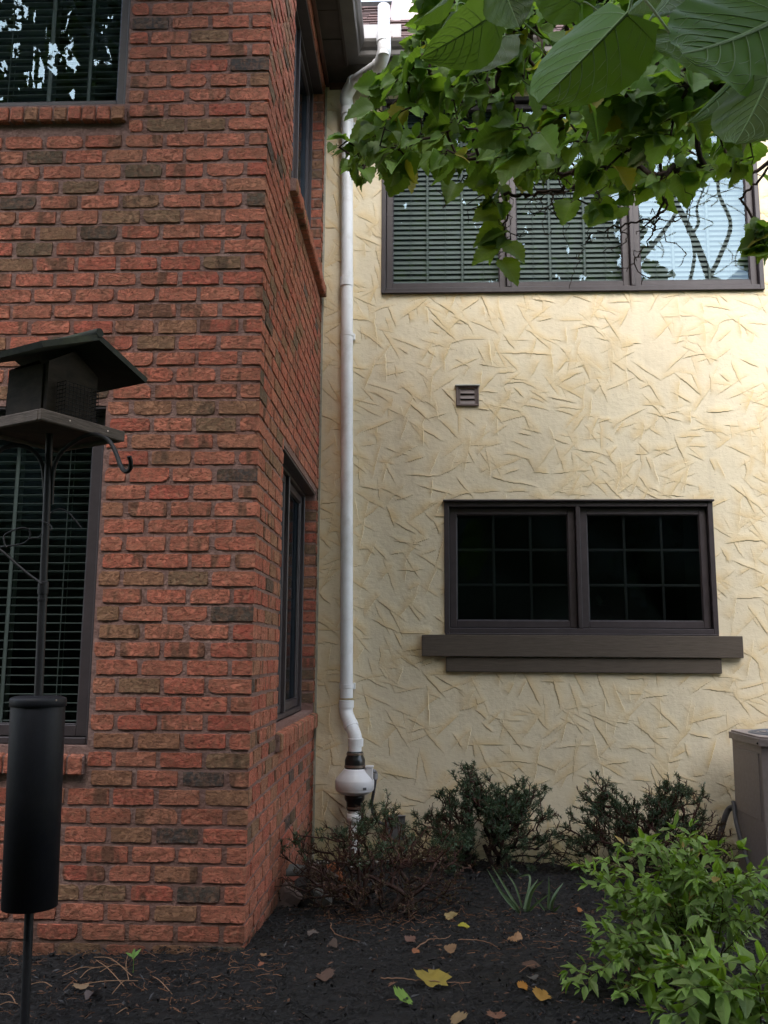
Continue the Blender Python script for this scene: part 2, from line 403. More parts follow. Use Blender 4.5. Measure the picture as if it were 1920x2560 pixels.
def brick_col(n):
    r = rsb.rand(); r = r*.60/.80 if r < .80 else (.60+(r-.80)*1.6 if r < .95 else .86+(r-.95)*2.8)
    c = np.ones((n, 3)); c[:, 0] = min(r, 1); c[:, 1] = rsb.rand(); return c
def cut(iv, holes, z0, z1):
    """list of (u0,u1) minus holes active at this course"""
    out = [iv]
    for (h0, h1, k0, k1) in holes:
        if z1 <= k0+.012 or z0 >= k1-.012: continue
        nx_ = []
        for a, b in out:
            if b <= h0 or a >= h1: nx_.append((a, b)); continue
            if a < h0-.02: nx_.append((a, h0))
            if b > h1+.02: nx_.append((h1, b))
        out = nx_
    return out
def wall_bricks(to3, uA, uB, holes, ztop, corner, phase_flip):
    """running bond from uA to uB; corner: 0 -> the shared corner is at uA, 1 -> at uB"""
    parts = []; k0 = -4; nrow = int((ztop-Z0)/CH)+1
    for k in range(k0, nrow):
        z0, z1 = Z0+k*CH, Z0+(k+1)*CH
        if z0 > ztop-.02: break
        half = (k % 2 == 0) ^ phase_flip
        L0 = BL*.5 if half else BL
        e = [0, L0]
        while e[-1] < (uB-uA)+BL: e.append(e[-1]+BL*(1+(rsb.rand()-.5)*.03))
        for i in range(len(e)-1):
            if corner == 1: a, b = uB-e[i+1], uB-e[i]; s0, s1 = False, i == 0
            else: a, b = uA+e[i], uA+e[i+1]; s0, s1 = i == 0, False
            a, b = max(a, uA), min(b, uB)
            if b-a < .04: continue
            for c0, c1 in cut((a, b), holes, z0, z1):
                if c1-c0 < .035: continue
                V, F = brick_cap(c0, c1, z0, min(z1, ztop), s0 and c0 == a, s1 and c1 == b)
                parts.append((to3(V), F, brick_col(len(V)), None))
    return parts
def mortar_plane(to3, uA, uB, zA, zB, holes, depth=.10):
    """flat mortar sheet with rectangular holes, plus the reveals of the holes"""
    us = sorted({uA, uB, *[h[0] for h in holes], *[h[1] for h in holes]}); us = [u for u in us if uA <= u <= uB]
    zs = sorted({zA, zB, *[h[2] for h in holes], *[h[3] for h in holes]}); zs = [z for z in zs if zA <= z <= zB]
    P = []
    mc = np.array([.5, .5, 0.])
    for i in range(len(us)-1):
        for j in range(len(zs)-1):
            cu, cz = (us[i]+us[i+1])/2, (zs[j]+zs[j+1])/2
            if any(h[0] < cu < h[1] and h[2] < cz < h[3] for h in holes): continue
            V = np.array([[us[i], zs[j], 0], [us[i+1], zs[j], 0], [us[i+1], zs[j+1], 0], [us[i], zs[j+1], 0]], float)
            P.append((to3(V), np.array([[0, 1, 2, 3]]), mc, None))
    for h in holes:
        a, b, c, d = h
        for q in ([[a, c], [a, d]], [[b, c], [b, d]], [[a, c], [b, c]], [[a, d], [b, d]]):
            V = np.array([[q[0][0], q[0][1], 0], [q[1][0], q[1][1], 0], [q[1][0], q[1][1], -depth], [q[0][0], q[0][1], -depth]], float)
            P.append((to3(V), np.array([[0, 1, 2, 3]]), mc, None))
    return P
front3 = lambda V: np.stack([V[:, 0], YB-V[:, 2], V[:, 1]], -1)
side3 = lambda V: np.stack([XW+V[:, 2], V[:, 0], V[:, 1]], -1)
ZTOPB = TOP
FL = (-3.35, -1.485, -.415, 1.144); FU = (-3.35, -1.475, 2.695, 4.20)
SLW = (4.785, 6.335, -.395, 1.135); SUW = (4.85, 6.335, 2.745, 4.30)
# rowlock sills occupy one and a half courses under each opening
fh = [FL, FU, (FL[0]-.02, FL[1]-.004, FL[2]-.115, FL[2]+.01), (FU[0]-.02, FU[1]+.012, FU[2]-.105, FU[2]+.01)]
sh = [SLW, SUW, (SLW[0]-.045, YS+.1, SLW[2]-.11, SLW[2]+.01), (SUW[0]-.06, SUW[1]+.05, SUW[2]-.11, SUW[2]+.01)]
parts = wall_bricks(front3, -4.3, XW+PR, fh, ZTOPB, 1, False)
parts += wall_bricks(side3, YB-PR, YS+.02, sh, ZTOPB, 0, True)
parts += mortar_plane(front3, -4.3, XW, Z0-.35, ZTOPB, [FL, FU], .09)
parts += mortar_plane(side3, YB, YS+.05, Z0-.35, ZTOPB, [SLW, SUW], .11)
# far reveals of the side windows, coursed with the wall
for (a, b, c, d) in (SLW, SUW):
    rev3 = lambda V, b=b: np.stack([V[:, 0], b-V[:, 2]*.6, V[:, 1]], -1)
    for k in range(-4, 75):
        z0, z1 = Z0+k*CH, Z0+(k+1)*CH
        if z0 < c-.03 or z1 > d+.03: continue
        V, F = brick_cap(XW-.105, XW+PR, z0, z1, False, True, 5, 4)
        parts.append((rev3(V), F, brick_col(len(V)), None))
def rowlock(to3, u0, u1, zt, h, out, step=.0725, slope=.022, back=-.07):
    P = []; n = max(1, int(round((u1-u0)/step))); s = (u1-u0)/n
    for i in range(n):
        a, b = u0+i*s+.005, u0+(i+1)*s-.005; o = out+(rsb.rand()-.5)*.006; zz = zt+(rsb.rand()-.5)*.004
        bb = bbox(a, b, 0, 1, 0, 1, .0001)
        # local box in (u, z, w): top slopes outward, edges softened by a 5 mm chamfer
        ch = .006+.003*rsb.rand()
        prof = [(back, zz-h), (o-ch, zz-h), (o, zz-h+ch), (o-.001, zz-slope-ch), (o-ch, zz-slope), (back, zz)]
        V = []
        for uu, k in ((a, .004), (a+.005, 0), ((a+b)/2, 0), (b-.005, 0), (b, .004)):
            for (w_, z_) in prof:
                V.append([uu, z_-k*(1 if z_ > zz-h/2 else -1)+(rsb.rand()-.5)*.002, w_-k+(rsb.rand()-.5)*.002])
        V = np.array(V); m_ = len(prof); F = []
        for q in range(4):
            for t in range(m_): F.append([q*m_+t, q*m_+(t+1) % m_, (q+1)*m_+(t+1) % m_, (q+1)*m_+t])
        col = brick_col(len(V)); col[:, 0] = .15+.65*rsb.rand()
        P.append((to3(V), np.array(F), col, None))
        P.append((to3(V), np.array([[t for t in range(m_)][::-1], [4*m_+t for t in range(m_)]]), col, None))
    # mortar bed between and behind
    m0 = to3(np.array([[u0, zt-h+.004, -.02], [u1, zt-h+.004, -.02], [u1, zt-h+.004, out-.010], [u0, zt-h+.004, out-.010],
                       [u0, zt-.004, -.08], [u1, zt-.004, -.08], [u1, zt-slope-.005, out-.010], [u0, zt-slope-.005, out-.010]], float))
    P.append((m0, BF, (.5, .5, 0), None)); return P
bw = mk('brick_wall', parts, M_BRICK, house)
for (a, b, c, d) in (SLW, SUW): mk('head_shade_strip', bbox(XW-.10, XW-.004, a+.002, b-.002, d-.014, d-.002, .002), M_FRAME, house)  # dark strip added under each opening head as painted shade
for (a, b, c, d) in (FL,): mk('head_shade_strip', bbox(a+.002, b-.002, YB+.004, YB+.085, d-.014, d-.002, .002), M_FRAME, house)  # same painted shade strip under the front opening head

# stucco wall: height field of overlapping trowel strokes
HN = .0055
sx_ = np.arange(XW-.05, 4.3, HN); sz_ = np.arange(-1.62, TOP+.03, HN)
nx_, nz_ = len(sx_), len(sz_); H = np.zeros((nx_, nz_)); T_ = np.zeros((nx_, nz_))
SXX, SZZ = np.meshgrid(sx_, sz_, indexing='ij')
wx = SXX+.012*fbm(SXX, SZZ, 21, ((9, 1), (25, .5), (60, .25))); wz = SZZ+.012*fbm(SXX, SZZ, 22, ((9, 1), (25, .5), (60, .25)))
rst = np.random.RandomState(3)
for k in range(3300):
    cx, cz = rst.uniform(XW-.1, 4.3), rst.uniform(-1.7, TOP+.1); L = rst.uniform(.05, .17); Wd = rst.uniform(.022, .055)
    th = rst.choice([-.55, -.9, .15, -.2, .7, -1.25, 1.3])+rst.normal()*.28
    if cz > 3.7: L *= .6
    R0 = max(L, Wd)*1.6; i0, i1 = np.searchsorted(sx_, [cx-R0, cx+R0]); j0, j1 = np.searchsorted(sz_, [cz-R0, cz+R0])
    if i1-i0 < 2 or j1-j0 < 2: continue
    dx = wx[i0:i1, j0:j1]-cx; dz = wz[i0:i1, j0:j1]-cz
    a = (dx*math.cos(th)+dz*math.sin(th))/L; b = (-dx*math.sin(th)+dz*math.cos(th))/Wd
    tp = 1-.45*(a+1)/2*rst.rand(); inn = (np.abs(a) < 1) & (b < tp) & (b > -tp)
    hh = rst.uniform(.0016, .0058)
    wg = np.where(inn, np.clip(.5-.5*b/tp, 0, 1)**1.4*np.clip(1.9-1.9*np.abs(a), 0, 1)**1.1, 0)
    h = H[i0:i1, j0:j1]; H[i0:i1, j0:j1] = h*(1-wg)+hh*wg-np.where(inn, .10*h*(1-wg), 0)
    t = T_[i0:i1, j0:j1]; T_[i0:i1, j0:j1] = (t*(1-wg)+wg*rst.uniform(.55, 1.))*np.where(inn & (wg < .5), .80, 1)
H = H+.0007*fbm(SXX, SZZ, 8, ((35, 1), (80, .7), (150, .5)))
def stuc_col(t):
    pale = np.array([.78, .68, .50]); yel = np.array([.74, .56, .30]); t = t[..., None]
    return pale*(1-t)+yel*t
SV = np.stack([SXX, YS-H, SZZ], -1).reshape(-1, 3); SF = grid_faces(nx_, nz_)
LW = (.162, 2.082, .144, 1.087); UW = (-.306, 2.548, 2.693, 4.29); VH = (.262, .415, 1.812, 1.948)
fc = SV[SF].mean(1); keep = np.ones(len(SF), bool)
for (a, b, c, d) in (LW, UW, VH):
    keep &= ~((fc[:, 0] > a+.012) & (fc[:, 0] < b-.012) & (fc[:, 2] > c+.012) & (fc[:, 2] < d-.012))
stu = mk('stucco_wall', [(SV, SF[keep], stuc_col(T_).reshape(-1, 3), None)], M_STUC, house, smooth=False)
mk('stucco_wall', [box(sx_[-1]-.001, 8., YS-.0015, YS+.02, -1.7, TOP+.03, (.75, .62, .40))], M_STUC, house)
mk('corner_bead', [box(XW+PR+.001, XW+.022, YS-.012, YS+.02, -1.55, TOP, None)], mat_plain('stucco_stop', (.38, .36, .30), .7, 30, .25, .2), house)

# ------------------------------------------------------------------ windows
def window(name, to3, u0, u1, z0, z1, nsash, label, blind=None, muntin=None, fw=.036, sw=.05, proud=.014, mull=.03, drip=False, depth=.7, cover=False):
    P = []
    # outer frame (sub-pieces butt end to end)
    B = lambda a, b, c, d, w0, w1: xf(bbox(a, b, c, d, w0, w1, .003), to3)
    P += B(u0, u0+fw, z0, z1, -.10, proud) + B(u1-fw, u1, z0, z1, -.10, proud)
    P += B(u0+fw, u1-fw, z0, z0+fw, -.10, proud) + B(u0+fw, u1-fw, z1-fw, z1, -.10, proud)
    P += B(u0+.004, u1-.004, z0-.012, z0, -.03, proud+.012)
    iu0, iu1 = u0+fw, u1-fw; sp = (iu1-iu0)/nsash
    for i in range(1, nsash):
        c = iu0+sp*i; P += B(c-mull/2, c+mull/2, z0+fw, z1-fw, -.10, proud+.002)
    if drip: P += B(u0-.008, u1+.008, z1, z1+.014, -.02, proud+.022)
    win = mk('window', P, M_FRAME, house); plabel(win, label)
    for i in range(nsash):
        a, b = iu0+sp*i+(mull/2 if i else 0)+.004, iu0+sp*(i+1)-(mull/2 if i < nsash-1 else 0)-.004
        c, d = z0+fw+.004, z1-fw-.004
        S = B(a, a+sw, c, d, -.06, -.022)+B(b-sw, b, c, d, -.06, -.022)+B(a+sw, b-sw, c, c+sw, -.06, -.022)+B(a+sw, b-sw, d-sw, d, -.06, -.022)
        # glazing bead lip
        g = .006
        S += B(a+sw, a+sw+g, c+sw, d-sw, -.045, -.030)+B(b-sw-g, b-sw, c+sw, d-sw, -.045, -.030)+B(a+sw+g, b-sw-g, c+sw, c+sw+g, -.045, -.028)+B(a+sw+g, b-sw-g, d-sw-g, d-sw, -.045, -.030)
        mk('sash', S, M_FRAME, win)
        V = np.array([[a+sw, c+sw, -.042], [b-sw, c+sw, -.042], [b-sw, d-sw, -.042], [a+sw, d-sw, -.042]], float)
        mk('pane', [(to3(V), np.array([[0, 1, 2, 3]]), None, None)], M_GLASS, win)
        if muntin:
            nu, nv = muntin; Q = []
            for k in range(1, nu):
                u = a+sw+(b-a-2*sw)*k/nu; Q += B(u-.010, u+.010, c+sw, d-sw, -.056, -.049)
            for k in range(1, nv):
                z = c+sw+(d-c-2*sw)*k/nv; Q += B(a+sw, b-sw, z-.010, z+.010, -.0575, -.0505)
            mk('grille', Q, M_MUNTIN, win)
        if blind:
            tilt, pitch, sl, tapes = blind; Q = []; z = c+.02; nb = 0
            while z < d-.02:
                zz = z+(rsb.rand()-.5)*.003; t = tilt+(rsb.rand()-.5)*.07
                hw = sl/2; pr = []
                for q in (-1, -.35, .35, 1):
                    w_, h_ = q*hw*math.cos(t), q*hw*math.sin(t)
                    crown = .003*(1-q*q)
                    pr.append((w_-crown*math.sin(t), h_+crown*math.cos(t)))
                sag = .002*rsb.rand()
                us = np.linspace(a+.01, b-.01, 5)
                V = np.array([[u, zz+h_-sag*math.sin(np.pi*kk/4), -.125+w_] for kk, u in enumerate(us) for (w_, h_) in pr]); nn = 5*4
                V2 = V.copy(); V2[:, 1] -= .0022
                F = grid_faces(5, 4)
                Q.append((to3(V), F, None, None)); Q.append((to3(V2), F[:, ::-1], None, None))
                e = np.array([[k*4, (k+1)*4, (k+1)*4+20, k*4+20] for k in range(4)]+[[k*4+3, (k+1)*4+3, (k+1)*4+23, k*4+23] for k in range(4)])
                Q.append((to3(np.concatenate([V, V2])), e, None, None))
                z += pitch
            for tfr, tw in tapes:
                u = a+sw+(b-a-2*sw)*tfr
                Q += B(u-tw/2, u+tw/2, c, d, -.125+sl/2+.001, -.125+sl/2+.002)
                Q += B(u-tw/2, u+tw/2, c, d, -.125-sl/2-.002, -.125-sl/2-.001)
            mk('blind', Q, M_BLIND, win)
    # the dark room behind
    V = np.array([[u0+.01, z0+.01, -.101], [u1-.01, z0+.01, -.101], [u1-.01, z1-.01, -.101], [u0+.01, z1-.01, -.101],
                  [u0+.01, z0+.01, -depth], [u1-.01, z0+.01, -depth], [u1-.01, z1-.01, -depth], [u0+.01, z1-.01, -depth]], float)
    mk('room_interior', [(to3(V), np.array([[4, 5, 6, 7], [0, 1, 5, 4], [1, 2, 6, 5], [2, 3, 7, 6], [3, 0, 4, 7]]), None, None)], M_DARK, win)
    return win
stu3 = lambda V: np.stack([V[:, 0], YS-V[:, 2], V[:, 1]], -1)
fr3 = lambda V: np.stack([V[:, 0], YB-V[:, 2]+.055, V[:, 1]], -1)
sd3 = lambda V: np.stack([XW+V[:, 2]-.075, V[:, 0], V[:, 1]], -1)
tp = [(.33, .018), (.66, .018), (.17, .003), (.5, .003), (.86, .003)]
w1 = window('window', stu3, *UW, 3, 'wide three-pane upstairs window in the stucco wall, behind the mulberry leaves', blind=(-1.08, .041, .0485, tp), sw=.048, fw=.034, drip=False)
w2 = window('window', stu3, *LW, 2, 'two-pane dark window with grilles above the brown sill boards', muntin=(3, 3), drip=True)
w3 = window('window', fr3, FL[0], FL[1], FL[2], FL[3], 2, 'dark ground floor window in the brick front behind the bird feeder pole', blind=(.05, .041, .05, [(.2, .003), (.5, .018), (.83, .003)]), fw=.03, sw=.05, proud=0)
w4 = window('window', fr3, FU[0], FU[1], FU[2], FU[3], 2, 'upstairs window in the brick front reflecting trees and sky', blind=(-.3, .041, .05, [(.25, .003), (.52, .022), (.78, .018)]), fw=.03, sw=.04, proud=0)
w5 = window('window', sd3, SLW[0], SLW[1], SLW[2], SLW[3], 2, 'narrow-looking ground floor window in the receding brick side wall', fw=.03, sw=.05, proud=0)
w6 = window('window', sd3, SUW[0], SUW[1], SUW[2], SUW[3], 2, 'upstairs window in the receding brick side wall', fw=.03, sw=.05, proud=0)
mk('brick_sill', rowlock(front3, FL[0], FL[1]-.006, FL[2]-.018, .105, .034), M_BRICK, w3)
mk('brick_sill', rowlock(front3, FU[0], FU[1]+.012, FU[2]-.005, .098, .034), M_BRICK, w4)
mk('brick_sill', rowlock(side3, SLW[0]-.04, YS-.02, SLW[2]-.004, .115, .036, .068), M_BRICK, w5)
mk('brick_sill', rowlock(side3, SUW[0]-.055, SUW[1]+.04, SUW[2]-.004, .105, .048, .068), M_BRICK, w6)
# brown sill boards
mk('sill_board', bbox(0.0, 2.232, YS-.045, YS-.004, -.020, .131, .003), M_SILLB, w2)
mk('sill_board', bbox(.170, 2.084, YS-.028, YS-.004, -.127, -.023, .003), M_SILLB, w2)
# wall vent
V = []
v0, v1, v2, v3 = .255, .422, 1.805, 1.955
for a in ((v0, v0+.012, v2, v3), (v1-.012, v1, v2, v3), (v0+.012, v1-.012, v2, v2+.012), (v0+.012, v1-.012, v3-.012, v3)):
    V += bbox(a[0], a[1], YS-.018, YS+.02, a[2], a[3], .002)
V += bbox(v0+.012, v0+.032, YS-.010, YS+.01, v2+.012, v3-.012, .002)+bbox(v1-.032, v1-.012, YS-.010, YS+.01, v2+.012, v3-.012, .002)
vent = mk('wall_vent', V, mat_plain('vent_plastic', (.14, .105, .10), .5, 20, .15, .05), house); plabel(vent, 'small square louvred vent in the stucco wall')
L = []
for k in range(3):
    zt = v3-.016-k*.040
    q = np.array([[v0+.032, YS-.002, zt-.006], [v1-.032, YS-.002, zt-.006], [v1-.032, YS-.016, zt-.040], [v0+.032, YS-.016, zt-.040],
                  [v0+.032, YS+.004, zt-.006], [v1-.032, YS+.004, zt-.006], [v1-.032, YS-.010, zt-.043], [v0+.032, YS-.010, zt-.043]])
    L.append((q, BF, None, None))
mk('louvre', L, vent.data.materials[0], vent)
mk('drip_cap', bbox(v0-.008, v1+.008, YS-.028, YS, v3+.0005, v3+.010, .002), mat_plain('vent_flashing', (.42, .42, .40), .6, 40, .2, .1), vent)
mk('vent_back', [box(v0+.01, v1-.01, YS+.012, YS+.03, v2+.01, v3-.01)], M_DARK, vent)

# ------------------------------------------------------------------ eaves, gutters, roof
XE, YE = -.56, 6.21
S_ = [box(XW-.02, XE, 1.6, YE, TOP, TOP+.015), box(XE, 8., YE, YS+.02, TOP, TOP+.015), box(XW-.02, XE+.0, YE, YS+.02, TOP+.0005, TOP+.0145)]
g_ = []
for yy in np.arange(2.0, 6.2, .30): g_ += bbox(XW+.03, XE-.003, yy, yy+.006, TOP-.004, TOP-.0005, .001)
for xx in np.arange(-.4, 7.9, .30): g_ += bbox(xx, xx+.006, YE+.003, YS-.02, TOP-.004, TOP-.0005, .001)
sof = mk('soffit', S_+g_, M_SOFFIT, house)
mk('frieze_board', bbox(XW+.012, XW+.038, 1.7, YS-.01, TOP-.03, TOP-.001, .003)+bbox(XW+.04, 7.98, YS-.03, YS-.006, TOP-.05, TOP-.001, .003), M_TRIM, sof)
mk('fascia', bbox(XE-.02, XE, 1.6, YE-.02, TOP-.012, TOP+.16, .002)+bbox(XE-.02, 8., YE-.02, YE, TOP-.012, TOP+.16, .002), M_SOFFIT, sof)
# K-style gutter profile swept along both eaves with a mitred inner corner (w out from fascia, z up)
prof = [(0, 0.0), (.088, 0.0), (.094, .012), (.096, .045), (.112, .062), (.130, .095), (.135, .118), (.125, .122), (.122, .110), (.105, .07), (.09, .05), (.085, .010), (0, .010)]
G = []
rows = []
for (w_, z_) in prof:
    rows.append([[XE+w_, 1.5, TOP+z_], [XE+w_, YE-.02-w_, TOP+z_], [8.02, YE-.02-w_, TOP+z_]])
A = np.array(rows); m_ = len(prof); F = []
for i in range(m_-1):
    for j in range(2): F.append([i*3+j, (i+1)*3+j, (i+1)*3+j+1, i*3+j+1])
mk('gutter', [(A.reshape(-1, 3), np.array(F), None, None)], M_GUTTER, house)
# shingle roof over the stucco wing: steep slope, real overlapping tabs
RY0, RZ0, RY1 = 6.10, TOP+.135, 7.52
R_up = []
rsr = np.random.RandomState(9)
nrow = 15; dy = (RY1-RY0)/nrow
for k in range(nrow):
    x = -.55+rsr.rand()*.1-(.3 if k > 0 else 0)
    while x < 8.:
        wdt = rsr.uniform(.07, .19); ya, yb = RY0+k*dy-(rsr.rand()*.014), RY0+(k+1)*dy+.01; za, zb = RZ0+(ya-RY0), RZ0+(yb-RY0)
        th = rsr.uniform(.004, .016); g = rsr.rand(); cl = np.array([.10, .062, .058])*(.55+.9*g)
        V = np.array([[x, ya, za], [x+wdt-.004, ya, za], [x+wdt-.004, yb, zb-.012], [x, yb, zb-.012]]); nV = np.array([0, -.7, .7])*th
        R_up.append((np.concatenate([V, V+nV]), BF, cl, None)); x += wdt
R_up.append((np.array([[-.6, RY0-.01, RZ0-.03], [8., RY0-.01, RZ0-.03], [8., RY1, RZ0+1.38], [-.6, RY1, RZ0+1.38]]), np.array([[0, 1, 2, 3]]), (.03, .025, .025), None))
R_up.append(box(-.6, 8., RY1-.02, RY1+.10, RZ0+1.36, RZ0+1.445, (.028, .026, .028)))
R_up.append((np.array([[-.6, RY1+.08, RZ0+1.40], [8., RY1+.08, RZ0+1.40], [8., RY1+2, RZ0-.5], [-.6, RY1+2, RZ0-.5]]), np.array([[0, 1, 2, 3]]), (.08, .05, .05), None))
# brick wing roof (a low slab rising away from the eave)
R_up.append((np.array([[XE+.03, 1.5, RZ0], [XE+.03, 7.5, RZ0], [-4.5, 7.5, RZ0+2.6], [-4.5, 1.5, RZ0+2.6]]), np.array([[0, 1, 2, 3]]), (.07, .045, .042), None))
roof = mk('roof', R_up, M_SHING, house)
fx, fy, fz = -.135, 6.93, RZ0+.83
fl = mk('flue', lathe([(.155, -.16), (.150, 0), (.078, .36), (.078, .37)], (fx, fy, fz-.02), 36), mat_plain('flue_paint', (.62, .50, .52), .5, 8, .06, .05), roof, smooth=True)
plabel(fl, 'pink cone-shaped metal flue base')
mk('storm_collar', lathe([(.079, .34), (.115, .345), (.118, .36), (.080, .40), (.080, .8)], (fx, fy, fz-.02), 36), M_IRON, fl, smooth=True)
a = at(918, 95, 6.16); b = at(1003, 63, 6.16)
sgd = mk('splash_guard', bbox(a[0]-.04, b[0], 6.155, 6.163, a[2]-.03, b[2]+.01, .003), mat_plain('splash_guard', (.36, .35, .36), .4, 10, .1, .05), roof)

# ------------------------------------------------------------------ radon vent pipe
pipe = thing('vent_pipe', (-.46, 6.25, -1.40), 'white plastic vent pipe with a round fan running up the cream wall in the corner', 'vent pipe')
PR_ = .0445
Pbot = at(866.5, 1745, 6.365); Ptop = at(868.5, 275, 6.365)
mk('pipe', tube([Pbot, (Pbot+Ptop)/2, Ptop], PR_, 32), M_PVC, pipe, smooth=True)
mids = at(866.5, 715, 6.365)
def ring(p, d, r, h, n=32):
    p = np.array(p, float); d = np.array(d, float)/np.linalg.norm(d)
    return tube([p-d*h/2, p-d*(h/2-.002), p+d*(h/2-.002), p+d*h/2], [r-.003, r, r, r-.003], n)
mk('coupling', ring(mids+[0, 0, .03], (0, 0, 1), PR_+.006, .075), M_PVC, pipe, smooth=False)
# upper offset round the gutter
Q0 = Ptop; Q1 = at(866, 240, 6.33); Q2 = at(884, 205, 6.26); Q3 = at(950, 160, 5.99); Q4 = at(960, 130, 5.925); Q5 = at(959, 100, 5.915); Q6 = at(958.5, 16, 5.915)
mk('elbow', tube(spline([Q0-[0, 0, .03], Q0+[0, 0, .02], Q1, Q2], 6), PR_+.005, 32), M_PVC, pipe, smooth=True)
mk('pipe', tube([Q2-(Q3-Q2)*.1, Q3+(Q3-Q2)*.05], PR_, 32), M_PVC, pipe, smooth=True)
mk('elbow', tube(spline([Q3-(Q3-Q2)*.08, Q3, Q4, Q5+[0, 0, .01]], 6), PR_+.005, 32), M_PVC, pipe, smooth=True)
d45 = (Q3-Q2)/np.linalg.norm(Q3-Q2)
for a_ in (ring(Q3-d45*.02, d45, PR_+.007, .03), ring(Q2+d45*.0, d45, PR_+.007, .03), ring(Q5+[0, 0, .005], (0, 0, 1), PR_+.008, .06), ring(Q0-[0, 0, .02], (0, 0, 1), PR_+.007, .06)): mk('collar', a_, M_PVC, pipe)
# open-ended top pipe
zt = Q6[2]; mk('pipe', lathe([(PR_, Q5[2]), (PR_, zt), (PR_-.005, zt), (PR_-.005, zt-.4)], (Q5[0], Q5[1], 0), 32), M_PVC, pipe, smooth=False)
# wall straps
for (px, py) in ((868, 1715), (869, 840), (869, 310)):
    p = at(px, py, 6.39)
    mk('strap', ring(p*[1, 0, 1]+[0, 6.365, 0], (0, 0, 1), PR_+.0025, .030)+bbox(p[0]-.056, p[0]+.056, 6.40, YS-.004, p[2]-.022, p[2]+.022, .002), M_PVC, pipe)
# lower offset, fan and riser
B0 = at(866, 1760, 6.365); B1 = at(866, 1782, 6.36); B2 = at(877, 1812, 6.32); B3 = at(887, 1838, 6.275); B4 = at(889, 1856, 6.265)
mk('elbow', tube(spline([B0, B1, B2-(B2-B1)*.1], 6), PR_+.003, 32), M_PVC, pipe, smooth=True)
mk('elbow', tube(spline([B2-(B3-B1)*.06, B3, B4], 6), PR_+.001, 32), M_PVC, pipe, smooth=True)
dB = (B3-B1)/np.linalg.norm(B3-B1)
for a_ in (ring(B0, (0, 0, 1), PR_+.008, .052), ring(B2+dB*.004, dB, PR_+.007, .040), ring(B4, (0, 0, 1), PR_+.009, .055)): mk('collar', a_, M_PVC, pipe)
FX, FY = at(887, 1951, 6.255)[:2]
zf = lambda py: at(887, py, 6.255)[2]
mk('pipe', lathe([(PR_, zf(1885)), (PR_, zf(1850))], (FX, FY, 0), 32), M_PVC, pipe, smooth=True)
mk('rubber_coupling', lathe([(.052, zf(1924)), (.068, zf(1922)), (.069, zf(1910)), (.070, zf(1901)), (.066, zf(1896)), (.056, zf(1888)), (.056, zf(1880)), (.048, zf(1878)), (.03, zf(1878))], (FX, FY, 0), 40), M_RUB, pipe, smooth=True)
mk('hose_clamp', lathe([(.0705, zf(1918)), (.0725, zf(1917.5)), (.0725, zf(1912)), (.0705, zf(1911.5))], (FX, FY, 0), 40)+lathe([(.057, zf(1887)), (.059, zf(1886.5)), (.059, zf(1882)), (.057, zf(1881.5))], (FX, FY, 0), 40), M_STEEL, pipe)
fan = mk('fan', lathe([(.05, zf(1988)), (.062, zf(1987)), (.095, zf(1984)), (.118, zf(1978)), (.129, zf(1974)), (.127, zf(1973)), (.131, zf(1971)), (.133, zf(1952)), (.129, zf(1947)), (.100, zf(1934)), (.078, zf(1924)), (.072, zf(1921)), (.05, zf(1920.5))], (FX, FY, 0), 56), M_PVCF, pipe, smooth=True)
b0 = at(925, 1934, 6.255)
mk('wiring_cover', bbox(b0[0]-.028, b0[0]+.022, 6.21, 6.275, zf(1950), zf(1917), .004)+bbox(b0[0]-.031, b0[0]+.025, 6.205, 6.28, zf(1917.5), zf(1913), .003), M_PVCF, fan)
lb = at(928, 1967, 6.14)
th = math.radians(-62)
mk('fan_label', [(np.array([[FX+.1338*math.cos(t), FY+.1338*math.sin(t), z] for t in (th, th+.1, th+.2) for z in (zf(1969.5), zf(1963))]), np.array([[0, 2, 3, 1], [2, 4, 5, 3]]), None, None)], M_CONDUIT, fan)
mk('rubber_coupling', lathe([(.03, zf(2026)), (.052, zf(2025)), (.054, zf(2012)), (.056, zf(2004)), (.067, zf(1998)), (.069, zf(1992)), (.068, zf(1987)), (.04, zf(1984))], (FX, FY, 0), 40), M_RUB, pipe, smooth=True)
mk('hose_clamp', lathe([(.0545, zf(2021)), (.0565, zf(2020.5)), (.0565, zf(2016)), (.0545, zf(2015.5))], (FX, FY, 0), 40), M_STEEL, pipe)
mk('pipe', lathe([(PR_, -1.46), (PR_, zf(2020))], (FX, FY, 0), 32)+lathe([(PR_, zf(2056)), (PR_+.007, zf(2055)), (PR_+.007, zf(2034)), (PR_, zf(2033.5))], (FX, FY, 0), 32), M_PVC, pipe, smooth=True)
# flexible conduit down to the junction box
cp = [at(932, 1926, 6.26), at(938, 1929, 6.26), at(941, 1938, 6.262), at(938.5, 1950, 6.27), at(935, 1975, 6.30), at(930, 2005, 6.34), at(931, 2025, 6.36), at(938, 2044, 6.38), at(950, 2056, 6.38), at(968, 2062, 6.38)]
cps = spline(cp, 14); rr = .0105+.0009*np.sin(np.arange(len(cps))*2.4)
mk('conduit', tube(cps, rr, 10), M_CONDUIT, pipe, smooth=True)
mk('conduit_fitting', ring(at(939, 1941, 6.262), (0, 0, 1), .017, .04, 6)+tube([b0+[.02, 0, .02], at(936, 1928, 6.26)], .013, 10), mat_plain('grey_fitting', (.30, .29, .30), .5, 20, .1, .05), pipe)
jb = at(988, 2075, 6.36)
jx0, jx1 = at(964, 2060, 6.36)[0], at(1012, 2060, 6.36)[0]; jz1 = at(988, 2042, 6.36)[2]; jz0 = at(988, 2098, 6.36)[2]
jbox = thing('junction_box', ((jx0+jx1)/2, 6.40, jz0), 'grey metal weatherproof switch box on the stucco beside the vent pipe', 'electrical box')
